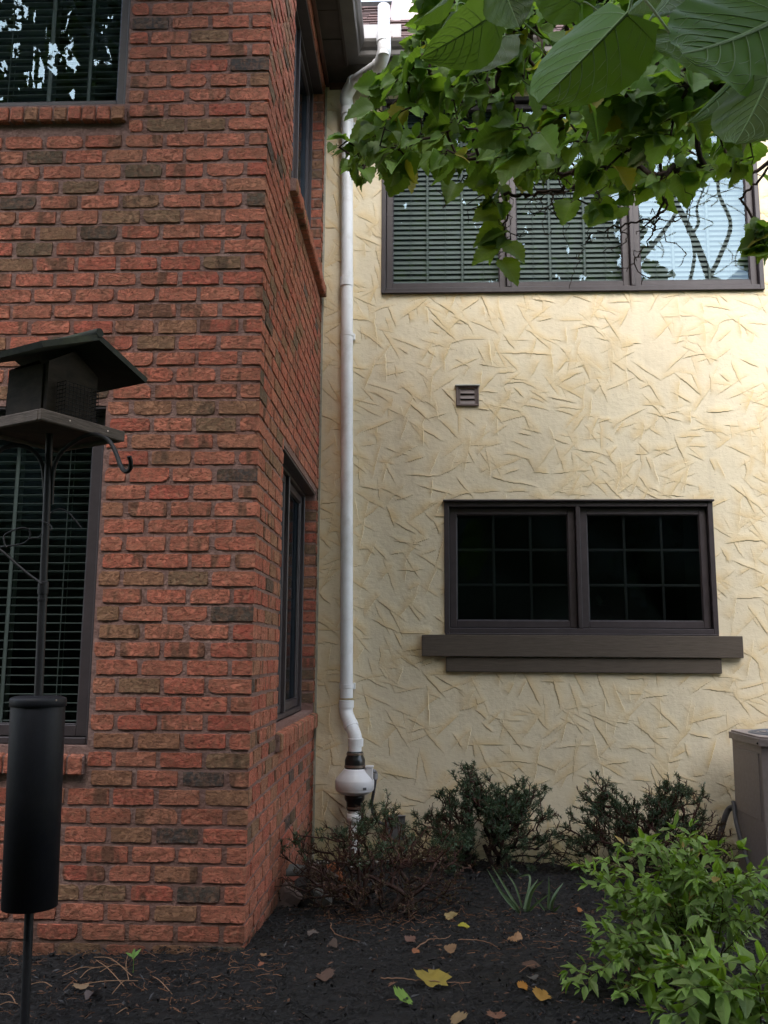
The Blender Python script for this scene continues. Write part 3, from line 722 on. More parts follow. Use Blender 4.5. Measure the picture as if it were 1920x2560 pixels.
mk('housing', bbox(jx0, jx1, 6.365, YS-.004, jz0, jz1, .006), M_BOX, jbox)
mk('cover', bbox(jx0-.003, jx1+.003, 6.355, 6.364, jz0-.003, jz1+.003, .003)+bbox(jx0-.006, jx1+.006, 6.345, 6.364, jz1+.0035, jz1+.012, .002), mat_plain('cover_metal', (.22, .22, .235), .4, 20, .2, .1, metal=.4), jbox)
mk('switch', lathe([(.0, 0), (.006, 0), (.006, .012), (0, .012)], (0, 0, 0), 12) and xf(lathe([(.0001, 0), (.007, 0), (.007, .014), (.0001, .014)], (0, 0, 0), 14), lambda V: np.stack([V[:, 0]+(jx0+jx1)/2, 6.354-V[:, 2], V[:, 1]+jz1-.05], -1)), mat_plain('switch_steel', (.6, .6, .6), .3, 10, .1, 0, metal=.8), jbox)
# ---SPLIT---
# ------------------------------------------------------------------ branching skeleton shared by tree and shrubs
def connect(nodes, parent, target, rs, step=.05, jit=.25, pull=0., tan=.7):
    """grow a crooked twig from the nearest node to target; returns list of new node ids (with the start)"""
    A = np.array(nodes); d = np.linalg.norm(A-target, axis=1)+pull*np.linalg.norm(A-A[0], axis=1)+pull*.6*np.maximum(0, A[:, 2]-target[2])
    i = int(np.argmin(d)); p = A[i]; L = np.linalg.norm(target-p); k = max(2, int(L/step))
    # leave along the parent's own direction, arrive at the target
    if parent[i] >= 0: t0 = A[i]-A[parent[i]]; t0 = t0/(np.linalg.norm(t0)+1e-9)
    else: t0 = (target-p)/(L+1e-9)
    ids = [i]; off = np.zeros(3); 
    for q in range(1, k+1):
        t = q/k; off = off*.6+rs.normal(size=3)*jit*L/k
        pt = p*(1-t)+target*t+t0*L*tan*t*(1-t)*(1-t)+off*math.sin(math.pi*t)
        nodes.append(pt); parent.append(ids[-1]); ids.append(len(nodes)-1)
    return ids
def radii(nodes, parent, r0, ex=.42, rmax=9):
    n = len(nodes); cnt = np.zeros(n); ch = np.zeros(n, int)
    for i in range(n):
        if parent[i] >= 0: ch[parent[i]] += 1
    for i in range(n-1, -1, -1):
        if ch[i] == 0: cnt[i] = 1
        if parent[i] >= 0: cnt[parent[i]] += cnt[i]
    return np.minimum(r0*cnt**ex, rmax)
def paths_mesh(nodes, paths, r, col, sides=5):
    A = np.array(nodes); out = []
    for p in paths:
        q = list(p); rr = r[q].copy()
        if len(q) > 1: rr[0] = min(rr[0], rr[1]*1.25)
        out += tube(A[q], rr, sides, col(A[q]) if callable(col) else col, cap=False)
    return out
# leaf templates (x across, y along the midrib 0..1)
def leaf_template(n=11, heart=True, serr=.035):
    u = np.linspace(0, 1, n)
    if heart: w_ = np.interp(u, [0, .05, .12, .25, .4, .6, .78, .9, 1], [.16, .30, .37, .42, .40, .31, .18, .07, .003])
    else: w_ = np.interp(u, [0, .12, .3, .5, .7, .88, 1], [.01, .10, .185, .195, .13, .045, .003])
    V = []; UV = []
    for i in range(n):
        s = serr*(1 if i % 2 else -.4) if 0 < i < n-1 else 0
        for q in (-1, -.5, 0, .5, 1):
            x = q*(w_[i]+(s if abs(q) == 1 else 0)); y = u[i]
            if heart and i == 0: y = -.05*abs(q)+.0+(-.02 if abs(q) == .5 else 0)
            V.append([x, y, 0]); UV.append([x, u[i]])
    return np.array(V), grid_faces(n, 5), np.array(UV)
def leaves(B, T, Nn, L, col, tpl, rs, fold=.35, curl=.3, wid=1., twist=.15):
    """vectorised leaves: bases B, directions T, normals Nn, lengths L, colours col(n,3)"""
    Vt, Ft, UVt = tpl; n = len(B); m_ = len(Vt)
    T = T/np.linalg.norm(T, axis=1)[:, None]; S = np.cross(T, Nn); S /= np.linalg.norm(S, axis=1)[:, None]+1e-9; Z = np.cross(S, T)
    x = Vt[None, :, 0]*np.ones((n, 1)); y = Vt[None, :, 1]*np.ones((n, 1))
    f = fold*(.4+1.2*rs.rand(n, 1)); c = curl*(rs.rand(n, 1)*1.6-.3); tw = twist*rs.normal(size=(n, 1))
    z = f*np.abs(x)-c*y**2*.6+tw*x*y*2+.035*np.sin(9*y+6*rs.rand(n, 1))*np.abs(x)*3
    yy = y-np.abs(c)*.12*y**2; x = x*wid*(.85+.3*rs.rand(n, 1))
    V = B[:, None]+L[:, None, None]*(x[..., None]*S[:, None]+yy[..., None]*T[:, None]+z[..., None]*Z[:, None])
    F = (Ft[None]+np.arange(n)[:, None, None]*m_).reshape(-1, Ft.shape[1])
    cc = np.repeat(col, m_, 0); uv = np.tile(UVt, (n, 1))
    return (V.reshape(-1, 3), F, cc, uv)
HEART = leaf_template(13, True); LANCE = leaf_template(7, False, .012)
def unit(v): v = np.asarray(v, float); return v/(np.linalg.norm(v, axis=-1, keepdims=True)+1e-9)

# ------------------------------------------------------------------ weeping mulberry overhead
rst = np.random.RandomState(42)
tree = thing('mulberry_tree', (3.6, 2.2, -1.30), 'contorted mulberry tree whose leafy branches hang in front of the upstairs windows', 'tree')
nodes = []; parent = []; paths = []
def limb(pts, start=None):
    P = spline([at(*p) if len(p) == 3 and p[0] > 5 else np.array(p[1:] if len(p) == 4 else p, float) for p in pts], 6)
    ids = []
    for i, p in enumerate(P):
        nodes.append(p+rst.normal(size=3)*.008); parent.append(ids[-1] if ids else (start if start is not None else -1)); ids.append(len(nodes)-1)
    if start is not None: ids = [start]+ids
    paths.append(ids); return ids
trunk = limb([(0, 3.6, 2.2, -1.42), (0, 3.55, 2.25, -.6), (0, 3.65, 2.3, .4), (0, 3.45, 2.4, 1.4), (0, 3.3, 2.6, 2.3), (0, 3.0, 2.8, 2.9)])
tt = trunk[-1]
lA = limb([(1960, 60, 3.4), (1800, 120, 3.7), (1707, 188, 4.0), (1632, 250, 4.2), (1575, 307, 4.3), (1535, 360, 4.4), (1463, 423, 4.5), (1400, 439, 4.6)], tt)
lB = limb([(1900, 240, 3.6), (1733, 198, 3.8), (1660, 266, 4.0), (1647, 300, 4.1), (1594, 332, 4.2), (1541, 385, 4.4), (1494, 439, 4.5), (1430, 470, 4.6)], trunk[-3])
lC = limb([(1950, 280, 3.9), (1807, 307, 4.1), (1713, 313, 4.3), (1638, 354, 4.4), (1588, 373, 4.5), (1538, 423, 4.6), (1450, 470, 4.8), (1330, 500, 5.0)], trunk[-4])
lD = limb([(1760, -20, 3.5), (1669, 56, 3.8), (1619, 113, 4.0), (1588, 157, 4.1), (1566, 219, 4.2), (1531, 273, 4.3), (1503, 338, 4.4)], tt)
lE = limb([(1700, -60, 3.8), (1500, -20, 4.2), (1350, 60, 4.5), (1250, 130, 4.7), (1200, 180, 4.8), (1160, 260, 4.9), (1110, 330, 5.0), (1060, 380, 5.1)], tt)
lF = limb([(1400, 90, 4.4), (1250, 60, 4.6), (1120, 100, 4.9), (1050, 160, 5.0), (1000, 240, 5.1), (950, 310, 5.2)], lE[8])
lG = limb([(1659, 492, 4.4), (1656, 530, 4.4), (1620, 548, 4.45), (1563, 565, 4.5), (1486, 581, 4.55), (1460, 610, 4.6), (1448, 645, 4.6), (1436, 680, 4.6), (1422, 722, 4.6)], lB[20])
lH = limb([(1655, 510, 4.4), (1640, 560, 4.45), (1614, 612, 4.5), (1592, 640, 4.5), (1566, 676, 4.5)], lG[3])
lI = limb([(1500, 430, 4.6), (1440, 445, 4.7), (1403, 473, 4.75), (1350, 480, 4.8), (1307, 492, 4.85), (1262, 485, 4.9), (1218, 447, 4.95), (1150, 440, 5.0)], lA[-4])
lJ = limb([(1262, 488, 4.9), (1266, 540, 4.92), (1260, 580, 4.9), (1262, 620, 4.9), (1240, 650, 4.9)], lI[-12])
lK = limb([(1940, 380, 4.4), (1905, 440, 4.5), (1880, 470, 4.55), (1850, 500, 4.6), (1900, 560, 4.6), (1925, 585, 4.6)], trunk[-3])
# canopy region in the photograph, each anchor given its own depth
poly = np.array([(1010, 130), (1060, 60), (1075, -90), (1960, -90), (1960, 330), (1900, 400), (1800, 440), (1720, 480), (1600, 460), (1500, 440), (1400, 430), (1300, 430), (1250, 420), (1210, 400), (1150, 400), (1075, 400), (990, 430), (930, 420), (880, 400), (860, 395), (905, 330), (945, 235), (960, 170)], float)
def inside(x, y, P):
    c = False; j = len(P)-1
    for i in range(len(P)):
        if (P[i, 1] > y) != (P[j, 1] > y) and x < (P[j, 0]-P[i, 0])*(y-P[i, 1])/(P[j, 1]-P[i, 1])+P[i, 0]: c = not c
        j = i
    return c
anch = []
while len(anch) < 330:
    x, y = rst.uniform(850, 1960), rst.uniform(-90, 500)
    if not inside(x, y, poly): continue
    if x > 1480 and y > 290 and rst.rand() < .5: continue
    if 1330 < x < 1560 and 20 < y < 260 and rst.rand() < .75: continue
    Y = rst.uniform(4.0, 5.4) if x < 1250 else rst.uniform(3.3, 5.2)
    anch.append((x, y, Y))
for p in [(890, 395, 5.2), (905, 430, 5.15), (870, 350, 5.2), (940, 370, 5.2), (1010, 420, 5.1), (1240, 500, 4.9), (1270, 600, 4.9), (1490, 520, 4.6), (1560, 440, 4.6), (1640, 455, 4.5), (1745, 440, 4.4), (1885, 590, 4.5), (1910, 620, 4.5), (1930, 560, 4.5), (1590, 480, 4.5), (1700, 420, 4.5), (1170, 400, 5.0), (1240, 450, 4.9)]: anch.append(p)
for k in range(130): anch.append((rst.uniform(1980, 2750), rst.uniform(-350, 330), rst.uniform(2.6, 4.4)))
APT = sorted([at(*a) for a in anch], key=lambda p: np.linalg.norm(p-nodes[tt]))
LB, LT, LN, LL, LC = [], [], [], [], []
def add_leaf(b, t, n, l, hint=None):
    LB.append(b); LT.append(t); LN.append(n); LL.append(l)
    g = rst.rand()
    c = np.array([.095, .215, .022])*(.4+.95*rst.rand())
    if g > .86: c = np.array([.10, .18, .015])*(.8+.5*rst.rand())
    if g > .965: c = np.array([.42, .30, .02])
    if hint is not None: c = np.array(hint)
    LC.append(c)
for p in APT:
    ids = connect(nodes, parent, p, rst, .05, .5); paths.append(ids)
    A = np.array([nodes[i] for i in ids]); n = rst.randint(4, 8)
    for k in range(n):
        i = rst.randint(max(1, len(A)-5), len(A)) if len(A) > 2 else len(A)-1
        b = A[i]+rst.normal(size=3)*.01
        t = np.array([rst.normal()*.6-.55, rst.normal()*.5-.1, -.62+rst.normal()*.4])
        pb = b+unit(t*[1, 1, .3])*rst.uniform(.02, .05)
        paths_extra = (b, pb)
        nodes.append(b); parent.append(ids[-1]); nodes.append(pb); parent.append(len(nodes)-2); paths.append([len(nodes)-2, len(nodes)-1])
        nn = np.array([rst.normal()*.6, -.8+rst.normal()*.6, .8+rst.normal()*.5])
        add_leaf(pb, t, nn, rst.uniform(.06, .165))
# bare contorted twiglets
for k in range(420):
    i = rst.choice(np.concatenate([lA[8:], lB[10:], lC[12:], lD[10:], lG[:22], lI])); p = np.array(nodes[i])
    t = p+unit(rst.normal(size=3)+[-.5, 0, -.5])*rst.uniform(.06, .34)
    ids = connect(nodes, parent, t, rst, .03, .45); paths.append(ids)
# specific leaves that stand clear of the crown
for (bx, by, tx, ty, Y, l, c) in [(1255, 520, 1182, 556, 4.9, .15, (.16, .24, .02)), (1262, 575, 1180, 600, 4.9, .15, (.12, .22, .02)), (1240, 620, 1178, 655, 4.88, .14, (.10, .20, .02)), (1268, 612, 1315, 650, 4.9, .14, (.13, .22, .02)),
        (1255, 650, 1300, 706, 4.88, .15, (.11, .20, .02)), (1545, 520, 1470, 575, 4.6, .17, None), (1560, 470, 1490, 500, 4.6, .14, None), (1640, 460, 1590, 500, 4.5, .13, None), (1735, 410, 1800, 440, 4.4, .16, None),
        (1900, 610, 1848, 618, 4.5, .10, None), (1905, 625, 1850, 648, 4.5, .11, None), (1900, 550, 1878, 575, 4.5, .10, None), (1140, 460, 1115, 510, 5.0, .13, None), (1335, 360, 1290, 450, 4.6, .18, (.16, .26, .02)),
        (1300, 350, 1228, 400, 4.7, .17, (.17, .28, .02)), (1395, 400, 1350, 440, 4.6, .14, None), (1300, 450, 1305, 480, 4.8, .09, (.5, .33, .02)), (1410, 320, 1416, 352, 4.4, .07, (.5, .38, .03)), (965, 230, 932, 225, 5.1, .11, None)]:
    b = at(bx, by, Y); e = at(tx, ty, Y-.04); t = e-b
    add_leaf(b, t, np.array([.1, -1, .5+.2*rst.rand()]), np.linalg.norm(t)*1.02, c)
    ids = connect(nodes, parent, b, rst, .05, .3); paths.append(ids)
rr = radii(nodes, parent, .0021, .42, .05)
for i in trunk: rr[i] = max(rr[i], .055-.02*(trunk.index(i)/len(trunk)))
bark = lambda A: np.array([.042, .026, .020])*(1+.3*np.sin(A[:, :1]*40))
mk('trunk', paths_mesh(nodes, [paths[0]], rr, bark, 12), M_BARK, tree, smooth=True)
mk('branches', paths_mesh(nodes, paths[1:], rr, bark, 5), M_BARK, tree, smooth=True)
o = mk('foliage', [leaves(np.array(LB), np.array(LT), np.array(LN), np.array(LL), np.array(LC), HEART, rst, .45, .5)], M_LEAF, tree, smooth=True)
# unseen limbs and crown added overhead to shade the foot of the walls
for (p_, q_, r_) in (((3.3, 2.6, 2.3), (1.5, .8, 3.6), (-.4, .2, 3.9)), ((3.0, 2.8, 2.9), (2.2, 0., 4.1), (.6, -1.9, 4.0)), ((3.45, 2.4, 1.4), (3.2, .4, 3.2), (2.8, -1.8, 3.6)), ((3.0, 2.8, 2.9), (1.6, 1.6, 3.9), (.0, 1.2, 3.7))):
    mk('limb', tube(spline([p_, q_, r_], 8)+rst.normal(size=(17, 3))*.02, np.linspace(.05, .012, 17), 8, (.042, .026, .020), cap=False), M_BARK, tree, smooth=True)
nC = 6000; a_ = rst.rand(nC, 3); CP = np.stack([-.1+4.4*a_[:, 0], -2.4+4.7*a_[:, 1], 2.95+1.7*a_[:, 2]], -1); CP[:, 2] += .25*np.sin(CP[:, 0]*3)*np.cos(CP[:, 1]*2.3)
CP = CP[CP[:, 2] > .95*CP[:, 1]+.75]; nC = len(CP)
mk('crown', [leaves(CP, rst.normal(size=(nC, 3))*[.7, .7, .4]-[0, 0, .5], rst.normal(size=(nC, 3))*.5+[0, 0, 1], .09+.09*rst.rand(nC), np.array([[.055, .13, .016]])*(.6+.7*rst.rand(nC, 1)), leaf_template(6, True, 0), rst, .4, .4)], M_LEAF, tree, smooth=True)
# big leaves close to the camera: tip, base, depth; each with its own veins
def big_leaf(base, tip, side, foldL, foldR, wL, wR, col, curl=.12, pw=.72, label=None):
    """side: unit vector across; halves folded separately about the midrib"""
    base, tip = np.array(base), np.array(tip); T = tip-base; L = np.linalg.norm(T); T = T/L
    side = R_*side[0]+U_*side[2]+F_*side[1]
    S = side-T*np.dot(side, T); S = S/np.linalg.norm(S); Z = np.cross(S, T)
    nu, nv = 34, 17; u = np.linspace(0, 1, nu); v = np.linspace(-1, 1, nv)
    prof = np.sin(np.pi*np.clip(u, 0, 1)**.60)**pw*(1-.22*u); prof[0] = .52; prof[-1] = .004; prof[-2] *= .6
    def P(uu, vv):
        vv = np.asarray(vv, float); uu = np.asarray(uu, float)
        w_ = np.interp(uu, u, prof); ser = .012*np.abs(((uu*22) % 1)-.5)*2*(np.abs(vv) > .99)
        ww = np.where(vv < 0, wL, wR); ff = np.where(vv < 0, foldL, foldR)
        x = vv*(w_*ww+ser); y = uu-.13*np.abs(vv)*np.clip(1-uu*7, 0, 1)
        z = np.abs(x)*ff+np.abs(x)**2*ff*.8-curl*(uu-.2)**2+.010*np.sin(uu*26+2*vv)*np.abs(vv)
        return base+L*(x[..., None]*np.where(vv < 0, 1, 1)[..., None]*S+y[..., None]*T+z[..., None]*Z)
    UU, VV = np.meshgrid(u, v, indexing='ij')
    V = P(UU, VV).reshape(-1, 3)
    f = mk('leaf', [(V, grid_faces(nu, nv), col, np.stack([VV.ravel()*.5, UU.ravel()], -1))], M_BIGLEAF, tree, smooth=True)
    if label: plabel(f, label)
    vn = []; rise = Z*L*.0015
    for sg in (1, -1):
        vn += tube(P(u, np.zeros(nu))+rise*sg*.5, np.linspace(.0030, .0006, nu)*L/.2, 6)
        for sd in (-1, 1):
            for k in range(7):
                u0 = .015+.125*k; u1 = min(.97, u0+.26+.02*k if k else .12); q = np.linspace(0, 1, 12)
                uu = u0+(u1-u0)*q**1.15 if k else u0+.05*q; vv = sd*.94*q
                vn += tube(P(uu, vv)+rise*sg*.6, np.linspace(.0011, .0003, 12)*L/.2, 4)
                for q0 in (.35, .6, .8):
                    ua = np.interp(q0, q, uu); a_ = np.array([ua, sd*.94*q0]); b_ = np.array([min(.98, ua+.115), sd*.94*(q0+.06)])
                    tq = np.linspace(0, 1, 5); vn += tube(P(a_[0]+(b_[0]-a_[0])*tq, a_[1]+(b_[1]-a_[1])*tq)+rise*sg*.4, .0004*L/.2, 3)
    mk('veins', vn, M_VEIN, f, smooth=True)
    # petiole back to the crown
    q = base-T*L*.12+np.array([.02, .05, .05]); pt = spline([base, q, base+np.array([.25, .5, .28])], 6)
    mk('petiole', tube(pt, .0022*L/.2+.0004, 6), M_VEIN, f, smooth=True)
    return f
M_VEIN = mat_plain('leaf_vein', (.13, .21, .06), .6, 20, .15, 0)
b = at(1568, 34, 1.30); t = at(1347, 262, 1.34)
big_leaf(b, t, np.array([.7, -.2, -.7]), .85, .25, .66, .44, (.045, .12, .018), .05, .52, label='large mulberry leaf with pale veins hanging closest to the camera')
for (bx, by, bY, tx, ty, tY, sd, fl_, fr_, c) in [
        (1960, 40, 1.7, 1688, 172, 1.55, (.2, -.5, -.8), .1, .35, (.035, .115, .008)),
        (1790, 60, 1.9, 1620, 135, 1.8, (.3, -.5, -.7), .3, .4, (.030, .085, .012)),
        (1900, 130, 1.8, 1730, 330, 1.75, (.7, -.3, .4), .3, .3, (.022, .055, .012)),
        (1925, 190, 1.6, 1840, 378, 1.55, (.8, -.3, .2), .25, .35, (.022, .050, .012)),
        (1700, -40, 2.0, 1636, 62, 1.9, (.8, -.3, .1), .6, .2, (.040, .085, .02)),
        (1640, -30, 2.2, 1560, 50, 2.2, (.8, -.4, .2), .3, .3, (.035, .10, .015)),
        (1860, -30, 1.9, 1690, 40, 1.9, (.3, -.6, -.7), .2, .4, (.040, .12, .015)),
        (1130, -20, 3.0, 1040, 65, 3.0, (.6, -.5, .5), .3, .3, (.028, .065, .012)),
        (1230, 40, 2.9, 1058, 150, 2.9, (.4, -.4, .7), .2, .4, (.030, .08, .012)),
        (1140, 30, 3.1, 1066, 150, 3.1, (.8, -.3, .3), .5, .1, (.024, .055, .012)),
        (1250, -50, 2.7, 1300, 75, 2.7, (.9, -.3, -.1), .4, .4, (.022, .055, .012)),
        (1450, 10, 2.6, 1320, -60, 2.6, (.3, -.5, .8), .2, .3, (.030, .09, .012)),
        (1260, 90, 3.2, 1170, 200, 3.2, (.7, -.4, .3), .3, .3, (.026, .07, .012))]:
    b, t = at(bx, by, bY), at(tx, ty, tY)
    big_leaf(b, t, np.array(sd), fl_, fr_, .47, .47, c, .12)

# ------------------------------------------------------------------ yew shrubs by the wall
rsy = np.random.RandomState(4)
NEED = (np.array([[-.5, 0, 0], [.5, 0, 0], [.35, .8, 0], [0, 1, 0], [-.35, .8, 0]]), np.array([[0, 1, 2, 3, 4]]), np.zeros((5, 2)))
def yew(loc, rx, ry, h, ntip, green, label, lean=0., seed=1, zlo=.30, side_dead=None, ry0=None):
    rs = np.random.RandomState(seed); loc = np.array(loc, float)
    sh = thing('yew_shrub', loc, label, 'shrub', 'clipped yew shrubs along the stucco wall')
    nd, pa, pt = [loc-[0, 0, .06]], [-1], []
    tips = []
    # several leaning stems first
    for k in range(11):
        th = rs.uniform(0, 6.28); rr_ = rs.uniform(.35, .9)
        t = loc+np.array([rx*rr_*math.cos(th)+lean*.5, ry*rr_*math.sin(th), h*rs.uniform(.35, .6)]); 
        ids = connect(nd, pa, t, rs, .05, .12, 0, .3); pt.append(ids)
    T = []
    while len(T) < ntip:
        v = rs.normal(size=3); v /= np.linalg.norm(v); v[2] = abs(v[2])
        if v[2] < zlo and rs.rand() < .7: continue
        rad = rs.uniform(.62, 1.0) if rs.rand() < .8 else rs.uniform(.3, .7)
        bump = 1+.16*math.sin(v[0]*7+seed)+.10*math.sin(v[0]*17+v[1]*5+seed*2)
        T.append(loc+np.array([v[0]*rx+lean, v[1]*ry, .04+min(v[2]*1.15, .98)*h])*[1, 1, 1] if False else loc+np.array([v[0]*rx*rad+lean, v[1]*ry*rad, (.06+min(v[2]*1.2, 1.0)*rad*bump)*h]))
    T.sort(key=lambda p: np.linalg.norm(p-loc))
    NB, NT_, NL, NC = [], [], [], []
    for p in T:
        if p[1] > YS-.03: p[1] = YS-.03-.02*rs.rand()
        ids = connect(nd, pa, p, rs, .03, .16, .55, .45); pt.append(ids); A = [nd[i] for i in ids]
        d = unit(A[-1]-A[0])
        xn = (p[0]-loc[0])/rx
        g = green + (.25 if (p[2]-loc[2])/h > .7 else -.15)
        if side_dead is not None: g += -.5*max(0, xn*side_dead)
        isg = rs.rand() < g
        # little twiglets fanning from the tip
        for k in range(rs.randint(4, 8)):
            i = rs.randint(max(0, len(A)-4), len(A)); s = A[i]; e = s+unit(d+rs.normal(size=3)*.75+[0, 0, .35])*rs.uniform(.02, .055)
            nd.append(s); pa.append(ids[-1]); nd.append(e); pa.append(len(nd)-2); pt.append([len(nd)-2, len(nd)-1])
            if isg:
                for q in range(15):
                    f = rs.rand()**.7; b_ = s*(1-f)+e*f; nv = unit(unit(e-s)*.7+rs.normal(size=3)*.7)
                    NB.append(b_); NT_.append(nv); NL.append(rs.uniform(.017, .028)); c = np.array([.022, .052, .032])*(.4+1.4*rs.rand())
                    NC.append(c)
            elif rs.rand() < .65:
                for q in range(6):
                    f = rs.rand(); b_ = s*(1-f)+e*f; nv = unit(unit(e-s)*.9+rs.normal(size=3)*.45)
                    NB.append(b_); NT_.append(nv); NL.append(rs.uniform(.010, .018)); NC.append(np.array([.11, .040, .026])*(.4+.9*rs.rand()))
    r = radii(nd, pa, .0016, .36, .016)
    A = np.array(nd)
    def colf(Q): 
        t = np.clip((Q[:, 2:3]-loc[2])/h, 0, 1); return np.array([.030, .021, .018])*(1-t)+np.array([.075, .030, .024])*t
    mk('branches', paths_mesh(nd, pt, r, colf, 4), M_BARK, sh, smooth=True)
    if NB:
        NB, NT_ = np.array(NB), np.array(NT_); NN = unit(rs.normal(size=(len(NB), 3)))
        V0, F0, U0 = NEED; S = np.cross(NT_, NN); S = unit(S)
        W = .0038; L_ = np.array(NL)
        V = NB[:, None]+V0[None, :, 0:1]*W*S[:, None]+V0[None, :, 1:2]*(L_[:, None, None]*NT_[:, None])
        F = (F0[None]+np.arange(len(NB))[:, None, None]*5).reshape(-1, 5)
        mk('needles', [(V.reshape(-1, 3), F, np.repeat(np.array(NC), 5, 0), None)], M_NEEDLE, sh)
    return sh
g_at = lambda x, y: float(gz(x, y))
yew((.42, 6.02, g_at(.42, 6.02)), .53, .36, .50, 540, .68, 'bushiest green-topped yew shrub in the middle, just right of the junction box', seed=3)
yew((-.25, 4.98, g_at(-.25, 4.98)), .56, .42, .45, 430, .14, 'sparse nearly leafless yew shrub standing in front of the vent pipe base', seed=8, zlo=.1)
yew((1.43, 6.0, g_at(1.43, 6.0)), .64, .36, .50, 600, .55, 'brown and green yew shrub against the wall behind the bright leafy shrub', seed=12, side_dead=1.)

# ------------------------------------------------------------------ bright leafy shrubs
def leafy(name, loc, targets, label, nsub, lsize, seed, group='bright green leafy shrubs', cl=(.165, .30, .022)):
    rs = np.random.RandomState(seed); loc = np.array(loc, float)
    sh = thing(name, loc, label, 'shrub', group); stems = []; B, T, Nn, L, Cc = [], [], [], [], []
    for t in targets:
        t = np.array(t, float)
        s0 = loc+np.array([rs.normal()*.05, rs.normal()*.05, -.04]); mid = s0*.45+t*.55; mid[2] = s0[2]*.2+t[2]*.8; mid += rs.normal(size=3)*.03
        P = spline([s0, mid, t], 12)
        ll = [P]
        for k in range(nsub):
            i = rs.randint(8, 20); p = P[i]; d = unit(t-p)*[1, 1, .35]+rs.normal(size=3)*[.8, .8, .3]
            e = p+unit(d)*rs.uniform(.08, .18); m_ = (p+e)/2+[0, 0, .02]; ll.append(spline([p, m_, e], 6))
        for qi, Q in enumerate(ll):
            n = len(Q); stems += tube(Q, np.linspace(.0030 if qi == 0 else .0016, .0008, n), 5, (.10, .065, .035), cap=False)
            d = np.cumsum(np.r_[0, np.linalg.norm(np.diff(Q, axis=0), axis=1)]); tot = d[-1]
            a = tot*.35 if qi == 0 else .02; phi = rs.rand()*3.14
            while a < tot+.001:
                p = np.array([np.interp(a, d, Q[:, c]) for c in range(3)]); ax = unit(Q[min(n-1, np.searchsorted(d, a)+1)]-Q[max(0, np.searchsorted(d, a)-2)])
                u_ = unit(np.cross(ax, [0, 0, 1])+1e-6); v_ = np.cross(ax, u_); phi += 1.57+rs.normal()*.3
                for sg in (1, -1):
                    o_ = sg*(math.cos(phi)*u_+math.sin(phi)*v_*.7); dd = unit(o_+ax*.65+[0, 0, .10])
                    sc = lsize*rs.uniform(.65, 1.2)*(.75+.45*min(1, a/tot))
                    B.append(p); T.append(dd+[0, 0, rs.normal()*.12]); Nn.append(np.array([rs.normal()*.25, rs.normal()*.25-.1, 1.])); L.append(sc)
                    c = np.array(cl)*(.55+.75*rs.rand())
                    if rs.rand() < .12: c = np.array([.17, .24, .03])*(.8+.4*rs.rand())
                    if rs.rand() < .008: c = np.array([.5, .2, .03])
                    Cc.append(c)
                a += rs.uniform(.034, .055)
            # end rosette
            for k in range(3):
                B.append(Q[-1]); T.append(unit(Q[-1]-Q[-3])+rs.normal(size=3)*.45); Nn.append(np.array([rs.normal()*.3, rs.normal()*.3, 1.])); L.append(lsize*rs.uniform(.6, 1.)); Cc.append(np.array(cl)*(1+.5*rs.rand()))
    mk('stems', stems, M_BARK, sh, smooth=True)
    mk('foliage', [leaves(np.array(B), np.array(T), np.array(Nn), np.array(L), np.array(Cc), LANCE, rs, .35, .55, 1.05)], M_SLEAF, sh, smooth=True)
    return sh
rss = np.random.RandomState(77)
tg = []
edge = [(1475, 2135), (1470, 2170), (1510, 2110), (1570, 2100), (1600, 2060), (1650, 2075), (1680, 2030), (1740, 2085), (1800, 2070), (1850, 2080), (1480, 2275), (1540, 2230), (1555, 2180), (1490, 2320), (1500, 2385), (1450, 2430), (1470, 2440), (1500, 2480), (1540, 2520), (1580, 2300), (1640, 2160), (1700, 2130), (1790, 2140), (1860, 2150), (1900, 2130), (1940, 2110), (1960, 2190), (1560, 2370), (1620, 2260), (1720, 2220), (1800, 2240), (1880, 2260), (1620, 2190), (1690, 2260), (1760, 2170), (1550, 2440), (1830, 2190), (1930, 2250), (1640, 2120), (1720, 2060)]
for (x, y) in edge:
    tg.append(at(x, y+42, rss.uniform(3.35, 3.95)))
for k in range(12):
    tg.append(at(rss.uniform(1520, 1940), rss.uniform(2140, 2420), rss.uniform(3.3, 4.3)))
leafy('leafy_shrub', (1.09, 3.82, g_at(1.09, 3.82)), tg, 'bright green leafy shrub with pointed leaves in the lower right, in front of the wall', 3, .056, 5)
tg = [at(x, y, rss.uniform(2.75, 3.0)) for (x, y) in [(1660, 2390), (1700, 2410), (1740, 2400), (1800, 2420), (1850, 2400), (1900, 2395), (1680, 2470), (1660, 2530), (1720, 2470), (1800, 2480), (1870, 2470), (1930, 2450), (1680, 2540), (1760, 2540), (1850, 2550), (1940, 2520)]]
leafy('leafy_shrub', (1.05, 2.95, g_at(1.05, 2.95)), tg, 'nearer and lower leafy shrub with larger leaves in the bottom right corner', 1, .078, 9)
